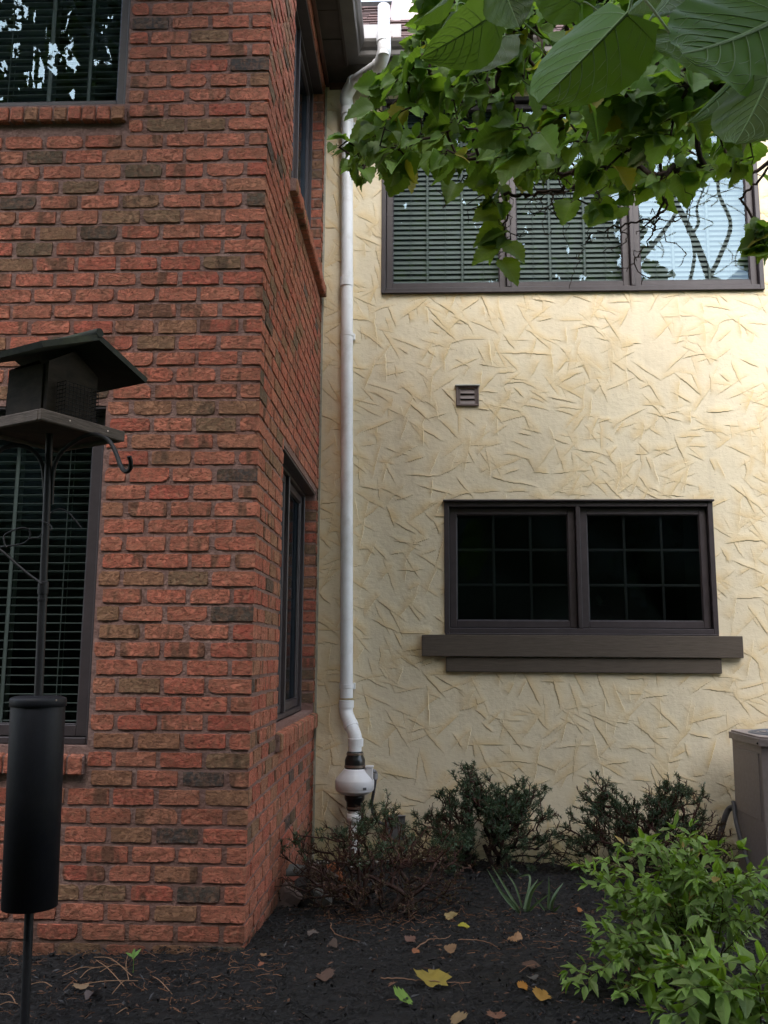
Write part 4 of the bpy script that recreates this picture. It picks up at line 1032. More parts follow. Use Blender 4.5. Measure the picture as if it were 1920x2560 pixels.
# strap-leaved plants
def strap(loc, blades, label, grp):
    loc = np.array(loc, float); pl = thing('daylily', loc, label, 'plant', grp)
    for (mx, my, tx, ty, dY, w_, c) in blades:
        m_ = at(mx, my, loc[1]+dY*.5); t = at(tx, ty, loc[1]+dY); Q = spline([loc+[rss.normal()*.012, rss.normal()*.012, -.02], m_, t], 9); n = len(Q)
        ww = w_*np.sin(np.linspace(.9, np.pi, n))**.7; ww[-1] = .0006
        S = unit(np.cross(unit(np.gradient(Q, axis=0)), [0, -1, .25])); Nn = np.cross(S, unit(np.gradient(Q, axis=0)))
        V = np.concatenate([Q-S*ww[:, None]+Nn*ww[:, None]*.5, Q, Q+S*ww[:, None]+Nn*ww[:, None]*.5]); i = np.arange(n-1)
        F = np.concatenate([np.stack([i+k*n, i+1+k*n, i+1+(k+1)*n, i+(k+1)*n], -1) for k in (0, 1)])
        mk('blade', [(V, F, c, np.zeros((len(V), 2))+[.3, .3])], M_NEEDLE, pl, smooth=True)
GR = (.050, .105, .045); GR2 = (.035, .08, .03); GR3 = (.10, .17, .09)
strap((.525, 4.93, g_at(.525, 4.93)), [(1260, 2240, 1217, 2172, -.1, .008, GR3), (1270, 2230, 1230, 2165, .1, .007, GR2), (1290, 2220, 1265, 2180, .1, .005, GR2), (1318, 2240, 1345, 2198, .05, .008, GR3), (1330, 2230, 1359, 2200, -.1, .008, GR2), (1325, 2195, 1297, 2192, .12, .006, GR3), (1285, 2260, 1250, 2225, -.12, .005, GR2), (1340, 2260, 1380, 2230, -.1, .006, GR2)],
      'larger clump of strap-leaved green blades in the mulch between the yews and camera', 'strap-leaved plants in the mulch')
strap((.655, 4.95, g_at(.655, 4.95)), [(1372, 2240, 1372, 2190, 0, .006, GR2), (1385, 2240, 1408, 2207, .1, .007, GR), (1380, 2260, 1393, 2232, -.1, .007, GR3), (1358, 2270, 1335, 2240, -.05, .006, GR2), (1388, 2275, 1402, 2262, -.1, .006, GR)],
      'smaller clump of strap-leaved green blades just right of the larger clump', 'strap-leaved plants in the mulch')
# ------------------------------------------------------------------ bird feeder pole with baffle
px0 = at(62, 2540, 3.0); pxt = at(121, 1160, 3.0)
pole = thing('feeder_pole', (px0[0], 3.0, -1.30), 'black iron garden pole with curled hooks, wires and a black cylinder squirrel baffle', 'garden pole')
xp = lambda z: px0[0]+(pxt[0]-px0[0])*(z-px0[2])/(pxt[2]-px0[2])
zb1 = at(98, 1742, 3.)[2]; zb0 = at(66, 2266, 3.)[2]; zp1 = at(120, 1100, 3.)[2]; zc = at(108, 1470, 3.)[2]
mk('pole', tube([(xp(-1.36), 3, -1.36), (xp(zc), 3, zc)], .0145, 16)+tube([(xp(zc), 3, zc), (xp(zp1+.06), 3, zp1+.06)], .0125, 16), M_IRON, pole, smooth=True)
mk('pole_collar', ring((xp(zc), 3, zc), (0, 0, 1), .0175, .045, 20)+ring((xp(zc-.012), 3, zc-.04), (0, 0, 1), .0165, .012, 20), M_IRON, pole)
def sk(pts, Y0=3., Y1=3.): return spline([at(x, y, Y0+(Y1-Y0)*i/(len(pts)-1)) for i, (x, y) in enumerate(pts)], 8)
c5 = lambda L: [(x/4.74, 1050+y/4.74) for x, y in L]
mk('hook', tube(sk(c5([(610, 1000), (615, 800), (640, 560), (700, 420), (780, 330), (880, 260), (1000, 195), (1110, 170), (1180, 185), (1260, 220), (1330, 300), (1385, 420), (1425, 530), (1465, 595), (1510, 608), (1545, 570), (1550, 500), (1530, 430)]), 3.02, 2.82), .0075, 10), M_IRON, pole, smooth=True)
mk('hook', tube(sk(c5([(540, 1000), (530, 800), (510, 580), (470, 460), (400, 370), (300, 315), (180, 300), (80, 320), (0, 360), (-80, 470), (-120, 580), (-170, 640), (-230, 620), (-240, 540)]), 3.02, 2.9), .0075, 10), M_IRON, pole, smooth=True)
for k, L in enumerate([[(600, 1110), (650, 1070), (720, 1055), (800, 1090), (870, 1160), (930, 1235), (968, 1278)],
                       [(480, 1200), (540, 1215), (600, 1250), (615, 1290), (590, 1310)],
                       [(490, 1350), (470, 1385), (430, 1400), (380, 1400), (350, 1410), (357, 1340), (330, 1290), (250, 1280), (150, 1310), (60, 1360), (45, 1410), (60, 1480), (85, 1510)],
                       [(-40, 1525), (0, 1512), (80, 1495), (200, 1480), (290, 1455), (350, 1405)],
                       [(-60, 1480), (0, 1535), (80, 1600), (200, 1710), (330, 1820), (440, 1900), (490, 1945)]]):
    mk('wire', tube(sk(c5(L), 2.985, 2.96), (.0022, .0022, .0028, .0028, .0045)[k], 8), M_IRON, pole, smooth=True)
xb = (xp(zb1)+xp(zb0))/2
def tilt(parts): return xf(parts, lambda V: np.stack([V[:, 0]+xp(0)-xp(0)+(pxt[0]-px0[0])/(pxt[2]-px0[2])*(V[:, 2]-(zb0+zb1)/2)+xb, V[:, 1]+3., V[:, 2]], -1))
baf = mk('squirrel_baffle', tilt(lathe([(.016, zb1-.006), (.016, zb1-.004), (.084, zb1-.012), (.0865, zb1-.02), (.0865, zb0), (.084, zb0), (.084, zb1-.02)], (0, 0, 0), 48)), M_BAFFLE, pole, smooth=False)
for p in baf.data.polygons: p.use_smooth = abs(p.normal.z) < .3
mk('baffle_cap', tilt(lathe([(.015, zb1+.004), (.075, zb1+.002), (.0885, zb1-.003), (.0905, zb1-.010), (.0905, zb1-.030), (.0885, zb1-.031)], (0, 0, 0), 48)), M_BAFFLE, baf, smooth=True)
rv = at(143, 1751, 2.91); mk('rivet', lathe([(.0001, .004), (.003, .003), (.0042, 0)], (0, 0, 0), 12) and xf(lathe([(.0001, .003), (.002, .0025), (.003, 0)], (0, 0, 0), 12), lambda V: np.stack([V[:, 0]+rv[0]-.004, 2.912-V[:, 2], V[:, 1]+rv[2]], -1)), M_STEEL, baf)
# ------------------------------------------------------------------ the wooden feeder
fc_ = np.array([xp(.7), 3.0]); al = math.radians(16.5)
nD = np.array([math.sin(al), -math.cos(al)]); rD = np.array([math.cos(al), math.sin(al)]); aD = (nD+rD)/math.sqrt(2); bD = (nD-rD)/math.sqrt(2)
F3 = lambda V: np.stack([fc_[0]+V[:, 0]*aD[0]+V[:, 1]*bD[0], fc_[1]+V[:, 0]*aD[1]+V[:, 1]*bD[1], V[:, 2]], -1)   # local a (right-front), b (left-front), z
zt_ = at(95, 1043, 2.76)[2]; zr = at(85, 868, 2.70)[2]
feeder = thing('bird_feeder', (fc_[0], 3.0, zt_), 'weathered wooden bird feeder with mossy gable roof and wire cages on the pole', 'bird feeder')
h = .163
P = xf(bbox(-h, h, -h, h, zt_+.004, zt_+.014, .001), F3)
mk('tray_floor', P, M_FDARK, feeder)
for (a0, a1, b0_, b1_) in ((h, h+.016, -h-.016, h+.016), (-h-.016, -h, -h-.016, h+.016), (-h+.0005, h-.0005, h, h+.016), (-h+.0005, h-.0005, -h-.016, -h)):
    mk('tray_rim', xf(bbox(a0, a1, b0_, b1_, zt_-.008, zt_+.030, .003), F3), M_FWOOD, feeder)
# two gable-end boards and the hopper sides
bh = .105; zg = zr-.012
for s in (1, -1):
    V = np.array([[s*bh, -bh, zt_+.014], [s*bh, bh, zt_+.014], [s*bh, bh, zg+.02], [s*bh, 0, zg+.085], [s*bh, -bh, zg+.02]]); V2 = V-[s*.018, 0, 0]
    Vv = np.concatenate([V, V2]); Q = np.array([[i, (i+1) % 5, (i+1) % 5+5, i+5] for i in range(5)]); pent = np.array([[0, 1, 2, 3, 4], [9, 8, 7, 6, 5]])
    mk('end_board', [(F3(Vv), Q, None, None), (F3(Vv), pent, None, None)], M_FDARK, feeder)
for s in (1, -1):
    mk('side_board', xf(bbox(-bh+.019, bh-.019, s*bh-.006, s*bh+.006, zt_+.03, zg+.015, .002), F3), M_FDARK, feeder)
rh, ra_ = .223, .223; pk = at(237, 850, 2.893)[2]; th_ = .02
for s in (1, -1):
    V = np.array([[-ra_, 0, pk], [ra_, 0, pk], [ra_, s*rh, zr], [-ra_, s*rh, zr]]); nrm_ = unit(np.array([0, s*(pk-zr), rh]))
    Vv = np.concatenate([V, V+nrm_*th_]); Vv[4:6, 1] = 0; Vv[4:6, 2] = pk+th_*1.1
    mk('roof_board', [(F3(Vv), BF, None, None)], M_FROOF, feeder)
mk('ridge_cap', xf(tube([(-ra_-.004, 0, pk+.026), (ra_+.002, 0, pk+.026)], .016, 12), F3), M_FROOF, feeder, smooth=True)
for s in (1, -1):
    W_ = []; c0 = s*(bh+.006); c1 = s*(bh+.05); zc0, zc1 = zt_+.03, zt_+.155; bw_ = .07
    for z in np.linspace(zc0, zc1, 10):
        W_ += tube([(c0, -bw_, z), (c1, -bw_, z), (c1, bw_, z), (c0, bw_, z)], .0013, 4)
    for b_ in np.linspace(-bw_, bw_, 10): W_ += tube([(c1, b_, zc0), (c1, b_, zc1)], .0013, 4)
    for a_ in np.linspace(c0, c1, 4):
        for b_ in (-bw_, bw_): W_ += tube([(a_, b_, zc0), (a_, b_, zc1)], .0013, 4)
    mk('suet_cage', xf(W_, F3), M_IRON, feeder)
    mk('cage_tray', xf(bbox(min(c0, c1)-.002, max(c0, c1)+.004, -bw_-.006, bw_+.006, zt_+.0145, zt_+.028, .002), F3), M_FDARK, feeder)
for t_ in (.30, .80):
    mk('nail', xf(tube([(h+.016, h-2*h*t_, zt_+.014), (h+.0175, h-2*h*t_, zt_+.014)], .003, 8), F3), M_STEEL, feeder)
# ------------------------------------------------------------------ air conditioner
ax0, ay0, ay1 = at(1888, 1850, 5.6)[0]+.055, 5.62, 6.22
az1 = at(1888, 1846, 5.6)[2]; ax1 = ax0+.62
ac = thing('air_conditioner', (ax0, ay0, -1.42), 'taupe metal air conditioning unit partly visible at the right edge beside the wall', 'air conditioner')
def rrect(x0, x1, y0, y1, c):
    return [(x0+c, y0), (x1-c, y0), (x1, y0+c), (x1, y1-c), (x1-c, y1), (x0+c, y1), (x0, y1-c), (x0, y0+c)]
def prism(pts, z0, z1, inset=.0):
    n = len(pts); P0 = np.array([(x, y, z0) for x, y in pts]); P1 = np.array([(x, y, z1) for x, y in pts]); V = np.concatenate([P0, P1])
    i = np.arange(n); return [(V, np.stack([i, (i+1) % n, (i+1) % n+n, i+n], -1), None, None), (V, np.array([list(range(n))[::-1], list(range(n, 2*n))]), None, None)]
mk('base_pan', prism(rrect(ax0-.01, ax1+.01, ay0-.01, ay1+.01, .05), -1.43, -1.36), M_AC, ac)
mk('body', prism(rrect(ax0, ax1, ay0, ay1, .045), -1.36, az1-.05), M_AC, ac)
g_ = []
for k in range(44):
    z = -1.30+k*.0185
    if z > az1-.09: break
    g_ += bbox(ax0+.07, ax1-.06, ay0-.010, ay0-.001, z, z+.009, .002)
mk('front_grille', g_+[box(ax0+.06, ax1-.05, ay0-.004, ay0-.0005, -1.33, az1-.06)], M_ACG, ac)
mk('side_panel', bbox(ax0-.005, ax0-.001, ay0+.09, ay1-.10, az1-.50, az1-.10, .002), M_AC, ac)
lid = mk('lid', prism(rrect(ax0-.016, ax1+.016, ay0-.016, ay1+.016, .05), az1-.05, az1-.008)+prism(rrect(ax0-.004, ax1+.004, ay0-.004, ay1+.004, .05), az1-.0075, az1+.004), M_AC, ac)
cx_, cy_ = (ax0+ax1)/2, (ay0+ay1)/2
mk('fan_guard', sum([[*lathe([(r-.003, az1+.012), (r, az1+.016), (r+.003, az1+.012)], (cx_, cy_, 0), 40)] for r in (.05, .09, .13, .17, .21, .245)], [])+lathe([(.25, az1+.004), (.260, az1+.012), (.268, az1+.012), (.28, az1+.004)], (cx_, cy_, 0), 48), M_ACG, ac, smooth=True)
sc_ = []
for (yy, zz) in ((ay0+.05, az1-.035), (ay0+.05, az1-.42), (ay1-.05, az1-.035)): sc_ += ring((ax0-.018, yy, zz), (1, 0, 0), .006, .008, 10)
mk('screw', sc_[:3], M_IRON, ac)
mk('refrigerant_line', tube(spline([(ax0+.02, ay1-.02, -.98), (ax0-.03, ay1+.03, -1.02), (ax0-.09, ay1+.04, -1.2), (ax0-.16, ay1+.05, -1.5)], 8), .019, 12), M_CONDUIT, ac, smooth=True)
mk('refrigerant_line', tube(spline([(ax0-.008, ay1-.03, -.95), (ax0-.03, ay1-.14, -1.08), (ax0-.025, ay0+.30, -1.28), (ax0-.02, ay0+.2, -1.46)], 8), .014, 12), M_CONDUIT, ac, smooth=True)
# ------------------------------------------------------------------ rubble in the corner
rk = np.random.RandomState(31)
def stone(c, size, rot, col, label, holes=False, kindn='stone'):
    sx, sy, sz = np.array(size)/2; n = 7; 
    g = np.linspace(-1, 1, n); V = []; F = []; off = 0; P = []
    ph = rk.rand(6)*6
    for ax_ in range(3):
        for s in (-1, 1):
            a, b_ = np.meshgrid(g, g, indexing='ij'); W = np.zeros((n, n, 3)); W[..., ax_] = s; W[..., (ax_+1) % 3] = a; W[..., (ax_+2) % 3] = b_
            P.append((W.reshape(-1, 3), grid_faces(n, n)))
    R = Matrix.Rotation(rot[2], 3, 'Z') @ Matrix.Rotation(rot[1], 3, 'Y') @ Matrix.Rotation(rot[0], 3, 'X'); R = np.array(R); out = []
    for V, F in P:
        l = (np.abs(V)**9).sum(1)**(1/9.); V = V/l[:, None]
        V = V*(1+.05*np.sin(V[:, 1:2]*3+ph[0])*np.sin(V[:, 0:1]*4+ph[1])+.04*np.sin(V[:, 2:3]*5+ph[2]))
        V = V*[sx, sy, sz]; out.append((V@R.T+c, F, col, None))
    o = mk('paver_brick' if kindn == 'brick' else 'stone', out, M_VC, None, smooth=False, origin=c)
    if holes:
        for k in (-1, 0, 1):
            q = np.array([k*sx*.5, -sy*1.0, 0]); q = R@q+c; d = R@np.array([0, -1., 0])
            mk('core_shade_disc', tube([q-d*.004, q+d*.0015], .011, 12), M_DARK, o)  # solid dark discs, the shade inside the cores put into colour
    tag(o, label, 'brick' if kindn == 'brick' else 'stone', 'loose stones and bricks heaped in the corner'); return o
gp = lambda px, py, Y: at(px, py, Y)
stone(gp(718, 2248, 4.98), (.11, .09, .15), (.3, .5, .4), (.17, .125, .115), 'pinkish grey stone leaning on the brick wall, front of the corner heap')
stone(gp(738, 2215, 5.12), (.15, .09, .085), (.1, .1, .3), (.20, .065, .045), 'red brick fragment resting upright in the corner heap', kindn='brick')
stone(gp(752, 2184, 5.30), (.24, .13, .07), (.1, .08, .2), (.085, .085, .082), 'flat grey slab lying on top of the corner heap')
stone(gp(764, 2238, 5.02), (.09, .10, .17), (.2, -.25, .2), (.035, .033, .034), 'dark charcoal stone standing between the pink stone and the grey block')
stone(gp(797, 2248, 5.05), (.13, .10, .10), (.3, .6, .2), (.115, .115, .11), 'light grey angular block at the right of the corner heap')
stone(gp(800, 2200, 5.25), (.17, .12, .13), (.2, .3, .5), (.12, .085, .075), 'brownish stone at the back of the corner heap under the sparse yew')
stone(gp(842, 2205, 5.28), (.085, .055, .21), (.1, -.45, -.1), (.34, .115, .05), 'orange cored brick leaning behind the sparse yew shrub', True, 'brick')
# ------------------------------------------------------------------ mulch, litter
rsm = np.random.RandomState(2)
n = 34000
X = rsm.uniform(-2.3, 2.4, n); Y = 3.1+3.3*rsm.rand(n)**1.25; ok = ~((X < XW+.01) & (Y > YB-.01)); X, Y = X[ok], Y[ok]; n = len(X)
Z = gz(X, Y)+.012+.010*rsm.rand(n); L = rsm.uniform(.010, .034, n)*(1+(rsm.rand(n) < .08)*1.0); W = rsm.uniform(.002, .007, n)
th = rsm.rand(n)*6.283; pt_ = rsm.normal(size=n)*.35
T = np.stack([np.cos(th)*np.cos(pt_), np.sin(th)*np.cos(pt_), np.sin(pt_)], -1); S = unit(np.cross(T, [0, 0, 1.])+rsm.normal(size=(n, 3))*.3); U3 = np.cross(S, T)
c = np.stack([X, Y, Z], -1)
V = np.stack([c-T*L[:, None]/2, c+S*W[:, None], c+T*L[:, None]/2, c-S*W[:, None], c+U3*W[:, None]*.9], 1)
F = (np.array([[0, 3, 4], [3, 2, 4], [2, 1, 4], [1, 0, 4]])[None]+np.arange(n)[:, None, None]*5).reshape(-1, 3)
cc = np.stack([.006+.009*rsm.rand(n)]*3, -1)*[1., .93, .98]; br = rsm.rand(n) < .035; cc[br] = np.array([.09, .045, .028])*(.5+rsm.rand(br.sum(), 1)); br = rsm.rand(n) < .02; cc[br] = [.06, .06, .065]
o = mk('mulch_chips', [(V.reshape(-1, 3), F, np.repeat(cc, 5, 0), None)], M_VC, kind='stuff'); tag(o, 'black shredded bark mulch covering the planting bed', 'mulch', kind='stuff')
# needle and twig litter
parts = []
for k in range(900):
    if k < 330: x, y = rsm.uniform(-2.0, -.55), rsm.uniform(3.35, 4.0)
    elif k < 520: x, y = rsm.uniform(.3, 1.2), rsm.uniform(3.6, 5.0)
    elif k < 700: x, y = -.2+rsm.normal()*.22, 4.75+rsm.normal()*.15
    else: x, y = rsm.uniform(-.9, 1.6), rsm.uniform(3.4, 5.6)
    if x < XW+.02 and y > YB-.03: continue
    l = rsm.uniform(.015, .06)*(2.2 if rsm.rand() < .07 else 1); t = rsm.rand()*6.28; z = g_at(x, y)+.022
    p0 = np.array([x, y, z]); d = np.array([math.cos(t), math.sin(t), rsm.normal()*.12])*l
    parts += tube([p0, p0+d*.5+rsm.normal(size=3)*l*.12, p0+d], rsm.uniform(.0006, .0016), 3, np.array([.20, .095, .052])*(.35+.9*rsm.rand()), cap=False)
o = mk('twig_litter', parts, M_VC, kind='stuff'); tag(o, 'dry brown needles and twigs strewn over the black mulch', 'twigs', kind='stuff')
parts = []
for k in range(240):
    if k < 150: x, y = rsm.normal()*.20-.36, 6.33-abs(rsm.normal())*.05
    else: x, y = .85+rsm.normal()*.16, 4.5+rsm.normal()*.15
    s = rsm.uniform(.003, .010) if k < 150 else rsm.uniform(.0015, .003)
    c = np.array([x, y, g_at(x, y)+.018+s*.3]); q = rsm.normal(size=(6, 3)); q = q/np.linalg.norm(q, axis=1)[:, None]
    O = np.array([[1, 0, 0], [-1, 0, 0], [0, 1, 0], [0, -1, 0], [0, 0, .7], [0, 0, -.7]])*s*(1+.3*rsm.rand(6, 1))
    F = np.array([[0, 2, 4], [2, 1, 4], [1, 3, 4], [3, 0, 4], [2, 0, 5], [1, 2, 5], [3, 1, 5], [0, 3, 5]])
    parts.append((O+c, F, np.array([.42, .40, .38])*(.5+.6*rsm.rand()), None))
o = mk('white_gravel', parts, M_VC, kind='stuff'); tag(o, 'pale gravel chips at the foot of the stucco wall', 'gravel', kind='stuff')
# fallen leaves, one object each
def ground_pt(px, py):
    d = dr(px, py); z = -1.3
    for _ in range(6): p = d*z/d[2]; z = g_at(p[0], p[1])+.02
    return d*z/d[2]
FLV = [(1134, 2292, .085, 20, (.46, .34, .15), 'pale yellow curled leaf lying right of the sparse yew', 1.0), (1163, 2318, .065, 10, (.42, .38, .04), 'slim bright yellow leaf just in front of the pale curled one', .7),
       (1081, 2448, .115, 80, (.36, .27, .05), 'largest ragged yellow-brown leaf in the middle of the foreground mulch', 1.4), (1016, 2494, .075, 40, (.20, .34, .06), 'fresh green torn leaf on the mulch near the bottom edge', 1.5),
       (811, 2439, .09, 100, (.13, .075, .055), 'flat brown-grey leaf in the foreground, left of the yellow ragged one', 1.1), (1121, 2376, .06, 150, (.28, .16, .08), 'small tan shrivelled leaf behind the big ragged yellow leaf', 1.1),
       (1043, 2382, .05, 60, (.34, .13, .06), 'small rust-red leaf scrap beside the fallen branchlet', .8), (659, 2391, .035, 90, (.30, .17, .09), 'tiny tan leaf scrap near the brick corner', 1.), (655, 2417, .03, 30, (.30, .11, .06), 'tiny reddish leaf scrap just below the tan scrap by the brick corner', 1.),
       (828, 2363, .05, 200, (.10, .065, .05), 'curled dark brown leaf in front of the stone heap', 1.2), (786, 2338, .06, 10, (.16, .13, .12), 'grey shrivelled leaf nearest to the stone heap', 1.2), (1140, 2547, .07, 130, (.30, .20, .10), 'tan leaf cut by the bottom edge of the photo', 1.1),
       (1283, 2348, .075, 170, (.40, .22, .11), 'spiky orange-tan leaf in front of the strap-leaved plants', 1.2), (1030, 2353, .06, 45, (.19, .10, .075), 'brown folded leaf at the right foot of the sparse yew', 1.1), (1330, 2414, .07, 75, (.12, .065, .045), 'dark brown leaf between the strap-leaved plants and the leafy shrub', 1.3),
       (1326, 2444, .055, 120, (.13, .12, .11), 'grey leaf just below the dark brown one near the leafy shrub', 1.1), (1311, 2470, .045, 30, (.50, .22, .035), 'small bright orange leaf above the larger orange-yellow one', 1.3), (1358, 2494, .075, 60, (.48, .26, .055), 'crumpled orange-yellow leaf at the left of the leafy shrub', 1.4),
       (1521, 2358, .05, 100, (.36, .17, .04), 'orange-brown leaf tucked under the left side of the leafy shrub', 1.3), (1454, 2279, .04, 10, (.42, .16, .05), 'orange leaf at the tip of the leafy shrub left twig', 1.2), (1593, 2429, .045, 140, (.46, .20, .04), 'orange leaf deep under the leafy shrub', 1.2),
       (207, 2464, .075, 85, (.30, .20, .12), 'tan curled leaf among the dry stalks at the left', 1.), (241, 2488, .09, 70, (.16, .13, .13), 'silvery grey curled leaf below the dry stalks at the left', .9), (1239, 2540, .07, 95, (.22, .10, .06), 'reddish brown leaf near the bottom edge, right of centre', 1.1)]
rsl = np.random.RandomState(6)
for i, (px, py, L, ang, c, lab, wd) in enumerate(FLV):
    p = ground_pt(px, py); a = math.radians(ang); T = np.array([[math.cos(a), math.sin(a), .08+.12*rsl.rand()]]); Nn = np.array([[rsl.normal()*.15, -.35+rsl.normal()*.15, 1.]])
    tp_ = leaf_template(11, True, .09 if wd > 1.05 else .03)
    V, F, cc, uv = leaves(np.array([p-T[0]*L/2+[0, 0, .008]]), T, Nn, np.array([L])*.88, np.array([c])*.62, tp_, rsl, .35, .5, wd, .3)
    V[:, 2] += .35*L*np.sin(V[:, 0]*90+i)*np.sin(V[:, 1]*80)*.25
    fo = mk('fallen_leaf', [(V, F, cc, uv)], M_LEAF, None, smooth=True, origin=p)
    fo.data.materials.clear(); fo.data.materials.append(M_DLEAF)
    tag(fo, lab, 'leaf', 'fallen leaves on the mulch')
# dry stalks and fallen branchlets
parts = []
base = ground_pt(270, 2440)
for (x0, y0, x1, y1, lift) in [(235, 2393, 330, 2440, .03), (240, 2400, 310, 2465, .02), (180, 2465, 345, 2452, .01), (70, 2462, 130, 2466, .01), (155, 2440, 250, 2420, .02), (320, 2385, 322, 2450, .0), (250, 2430, 320, 2425, .03), (380, 2440, 430, 2485, .01), (280, 2485, 320, 2450, .01), (0, 2485, 40, 2510, .01), (0, 2512, 45, 2510, .01), (200, 2445, 280, 2415, .02), (290, 2535, 318, 2524, .01)]:
    a_, b_ = ground_pt(x0, y0), ground_pt(x1, y1); m_ = (a_+b_)/2+[rsl.normal()*.01, rsl.normal()*.01, lift]
    parts.append(tube(spline([a_, m_, b_], 5), .0017, 5, (.26, .15, .09)))
st = thing('dry_stalks', base, 'tangle of dry tan flower stalks on the mulch before the brick wall', 'stalks')
for q in parts: mk('stalk', q, M_VC, st, smooth=True)
for (L, lab) in (([(1040, 2375), (1075, 2352), (1110, 2350), (1128, 2342)], 'pale bare twig on the mulch in front of the sparse yew'), ([(950, 2450), (1010, 2452), (1065, 2456), (1130, 2460), (1160, 2462)], 'long thin reddish twig running under the big ragged leaf'), ([(825, 2310), (835, 2335), (870, 2350), (900, 2356)], 'forked dead branchlet left of the sparse yew base'), ([(1145, 2352), (1200, 2355), (1245, 2370)], 'short brown twig right of the small tan leaf')):
    Q = spline([ground_pt(*p)+[0, 0, .006] for p in L], 6); o = mk('fallen_twig', tube(Q+rsl.normal(size=Q.shape)*.0015, np.linspace(.003, .0012, len(Q)), 6, (.20, .11, .07)), M_VC, None, smooth=True, origin=Q[0]); tag(o, lab, 'twig', 'fallen twigs on the mulch')
# seedling
p = ground_pt(333, 2425); sd = thing('seedling', p, 'tiny bright green seedling by the foot of the brick wall', 'seedling')
tp_p = p+[0, 0, .045]; mk('stem', tube([p-[0, 0, .01], tp_p], .0012, 6, (.12, .25, .04)), M_VC, sd)
T = np.array([[-.8, -.1, .5], [.7, -.2, .9], [.1, -.7, .3], [-.1, .3, 1.]]); mk('leaves', [leaves(np.repeat(tp_p[None], 4, 0), T, np.array([[0, -.5, 1.]]*4), np.array([.04, .05, .03, .035]), np.array([[.16, .38, .05]]*4), LANCE, rsl)], M_SLEAF, sd, smooth=True)

# ------------------------------------------------------------------ woodland behind the camera (seen reflected in the panes)
rw = np.random.RandomState(15); B = []; Lw = []; Cw = []; TB = []
HV, HF = [], []
def hull(x, y, z0, z1, r, f, gaps):  # opaque inner shell added so each leaf mass blocks light
    th = np.linspace(0, 2*np.pi, 121)[:-1]; ph = np.linspace(0, np.pi, 101); A = []
    for p in ph:
        for t in th:
            q = 1+.16*math.sin(3*t+x)*math.sin(4*p+y)+.10*math.sin(9*t+p*5+x)+.07*math.sin(13*p+7*t)
            A.append([x+r*f*q*math.sin(p)*math.cos(t), y+r*f*q*.8*math.sin(p)*math.sin(t), (z0+z1)/2+(z1-z0)/2*f*q*math.cos(p)])
    A = np.array(A); m = 120; F = np.array([[i*m+j, i*m+(j+1) % m, (i+1)*m+(j+1) % m, (i+1)*m+j] for i in range(100) for j in range(m)])
    c_ = A[F].mean(1); g_ = np.sin(c_[:, 0]*7.1+c_[:, 2]*3.7+np.sin(c_[:, 2]*1.7)*2)*np.sin(c_[:, 2]*7.3-c_[:, 0]*2.9)
    F = F[g_ < gaps]; return (A, F, (.010, .020, .008), None)
hulls = []
for (x, y, z0, z1, r, n, f, gaps) in [(-15, -11, -1.3, 15, 4, 4200, .86, .75), (-8.6, -9, -1.3, 17.5, 4.2, 14000, .86, .02), (-5.5, -12, -1.3, 17, 3.6, 6500, .86, .6), (-1.5, -10, -1.3, 17.5, 3.4, 9500, .88, .62), (1.6, -9, -1.3, 16.5, 2.4, 9500, .84, .12), (3.9, -10, -1.3, 14.5, 2.3, 7000, .72, .20),
                            (7.8, -12, -1.3, 9.6, 3.6, 5000, .95, 1), (13, -11, -1.3, 9.5, 4, 3500, .95, 1), (20, -8, -1.3, 11, 5, 2500, .95, 1), (-22, -6, -1.3, 13, 5, 2500, .95, 1),
                            (-7, -5, -2, 5.0, 3.2, 6500, .93, 1), (-2.4, -5.5, -2, 5.6, 3.2, 6500, .93, 1), (2.4, -5.2, -2, 6.9, 3.2, 6500, .93, 1), (7.2, -5, -2, 6.4, 3.4, 5200, .93, 1), (-12, -4, -2, 5, 3.4, 2600, .93, 1), (12.5, -4, -2, 6.0, 3.6, 2200, .93, 1)]:  # near hedge rows, heights raised to shade the lower walls
    hulls.append(hull(x, y, z0, z1, r, f, gaps))
    k = 0; small = z1 > 12
    while k < n:
        v = rw.normal(size=3); v /= np.linalg.norm(v); v *= rw.uniform(.66, 1.06)
        c_ = np.array([x, y, (z0+z1)/2])+v*[r, r*.8, (z1-z0)/2]*(1+.10*math.sin(v[2]*9+x))
        if c_[2] < -1.3: k += .5; continue
        if c_[1] < y-.5*r and rw.rand() < .7: k += .2; continue
        if small and math.sin(c_[0]*7.1+c_[2]*3.7+math.sin(c_[2]*1.7)*2)*math.sin(c_[2]*7.3-c_[0]*2.9) > gaps+.15: k += .6; continue
        B.append(c_); k += 1; Lw.append(rw.uniform(.10, .26)); Cw.append(np.array([.020, .045, .014])*(.3+1.3*rw.rand()))
    TB += tube([(x, y, -1.5), (x+.2, y, z1*.5), (x-.1, y, z1-2)], np.array([.22, .16, .05]), 8, (.04, .03, .025))
B = np.array(B); n = len(B); T = unit(rw.normal(size=(n, 3))); S = unit(np.cross(T, rw.normal(size=(n, 3)))); Lw = np.array(Lw)[:, None]
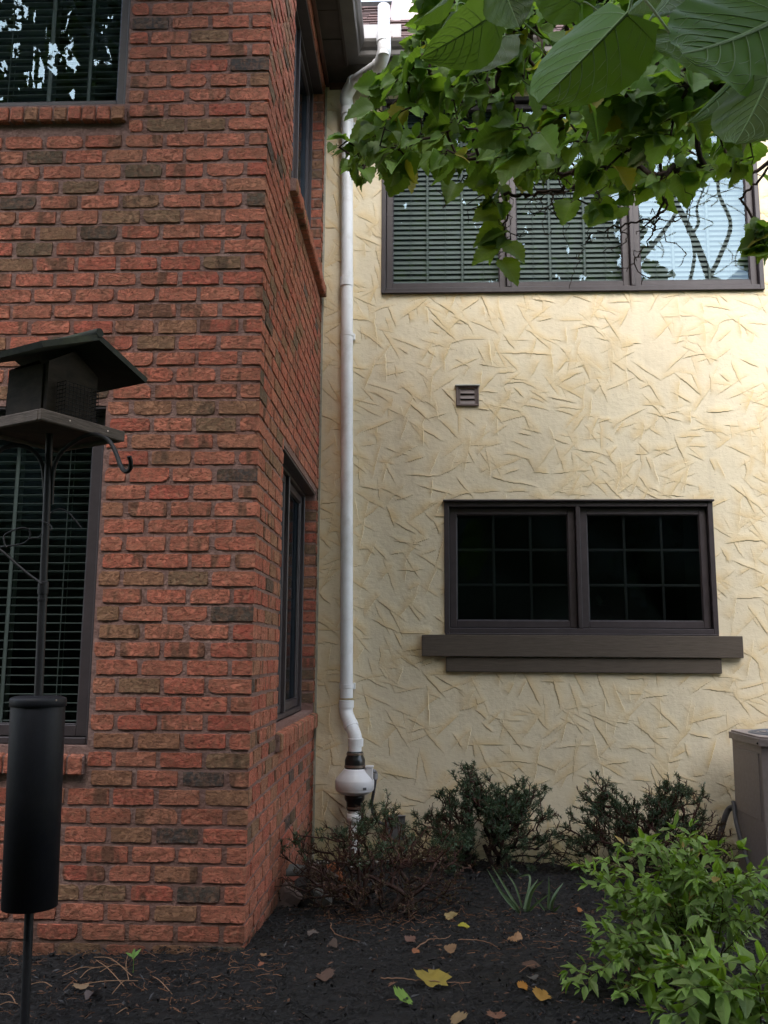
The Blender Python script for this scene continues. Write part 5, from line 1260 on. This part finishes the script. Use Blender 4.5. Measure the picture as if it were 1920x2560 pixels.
V = np.stack([B-T*Lw*.5, B+S*Lw*.32, B+T*Lw*.5, B-S*Lw*.32], 1).reshape(-1, 3); F = np.arange(4*n).reshape(-1, 4)
o = mk('woodland', [(V, F, np.repeat(np.array(Cw), 4, 0), None)]+hulls, M_WOODL, kind='stuff'); tag(o, 'dense dark green woodland mirrored in the window panes', 'woodland', kind='stuff')
ft = thing('forked_tree', (6.2, -8, -1.4), 'bare forked tree mirrored in the right-hand upstairs pane', 'tree')
def mir(px, py, Y):       # pane point -> the thing at depth Y that it mirrors
    p = at(px, py, YS+.05); k = (2*(YS+.05)-Y)/(YS+.05); return np.array([p[0]*k, Y, p[2]*k])
M_ = lambda L, Y: spline([mir(x, y, Y) for x, y in L], 5)
base = mir(1775, 700, -8)
mk('trunk', tube(spline([(6.2, -8, -1.5), (6.3, -8, 3), base-[0, 0, 1.5], base], 6), np.linspace(.22, .13, 19), 10, (.10, .085, .075)), M_BARK, ft, smooth=True)
tr_ = tube(M_([(1775, 700), (1745, 620), (1712, 550), (1678, 486), (1650, 420), (1660, 340)], -8), np.linspace(.10, .03, 26), 8, (.10, .085, .075))
tr_ += tube(M_([(1775, 690), (1800, 640), (1826, 562), (1797, 486), (1800, 430), (1835, 370), (1870, 340)], -8), np.linspace(.06, .025, 31), 8, (.10, .085, .075))
tr_ += tube(M_([(1725, 590), (1745, 560), (1742, 520), (1760, 470)], -8), np.linspace(.05, .02, 16), 6, (.10, .085, .075))
tr_ += tube(M_([(1720, 720), (1735, 650), (1730, 600), (1715, 560), (1722, 500)], -8), np.linspace(.05, .02, 21), 6, (.10, .085, .075))
tr_ += tube(M_([(1600, 650), (1650, 590), (1690, 530), (1700, 470)], -9.5), np.linspace(.08, .03, 16), 6, (.20, .18, .17))
for k in range(26):
    x, y = rw.uniform(1600, 1890), rw.uniform(380, 700); tr_ += tube(M_([(x, y), (x+rw.normal()*12, y-20), (x+rw.normal()*30, y-45)], -8.3), .012, 4, (.10, .085, .075))
mk('limbs', tr_, M_BARK, ft, smooth=True)
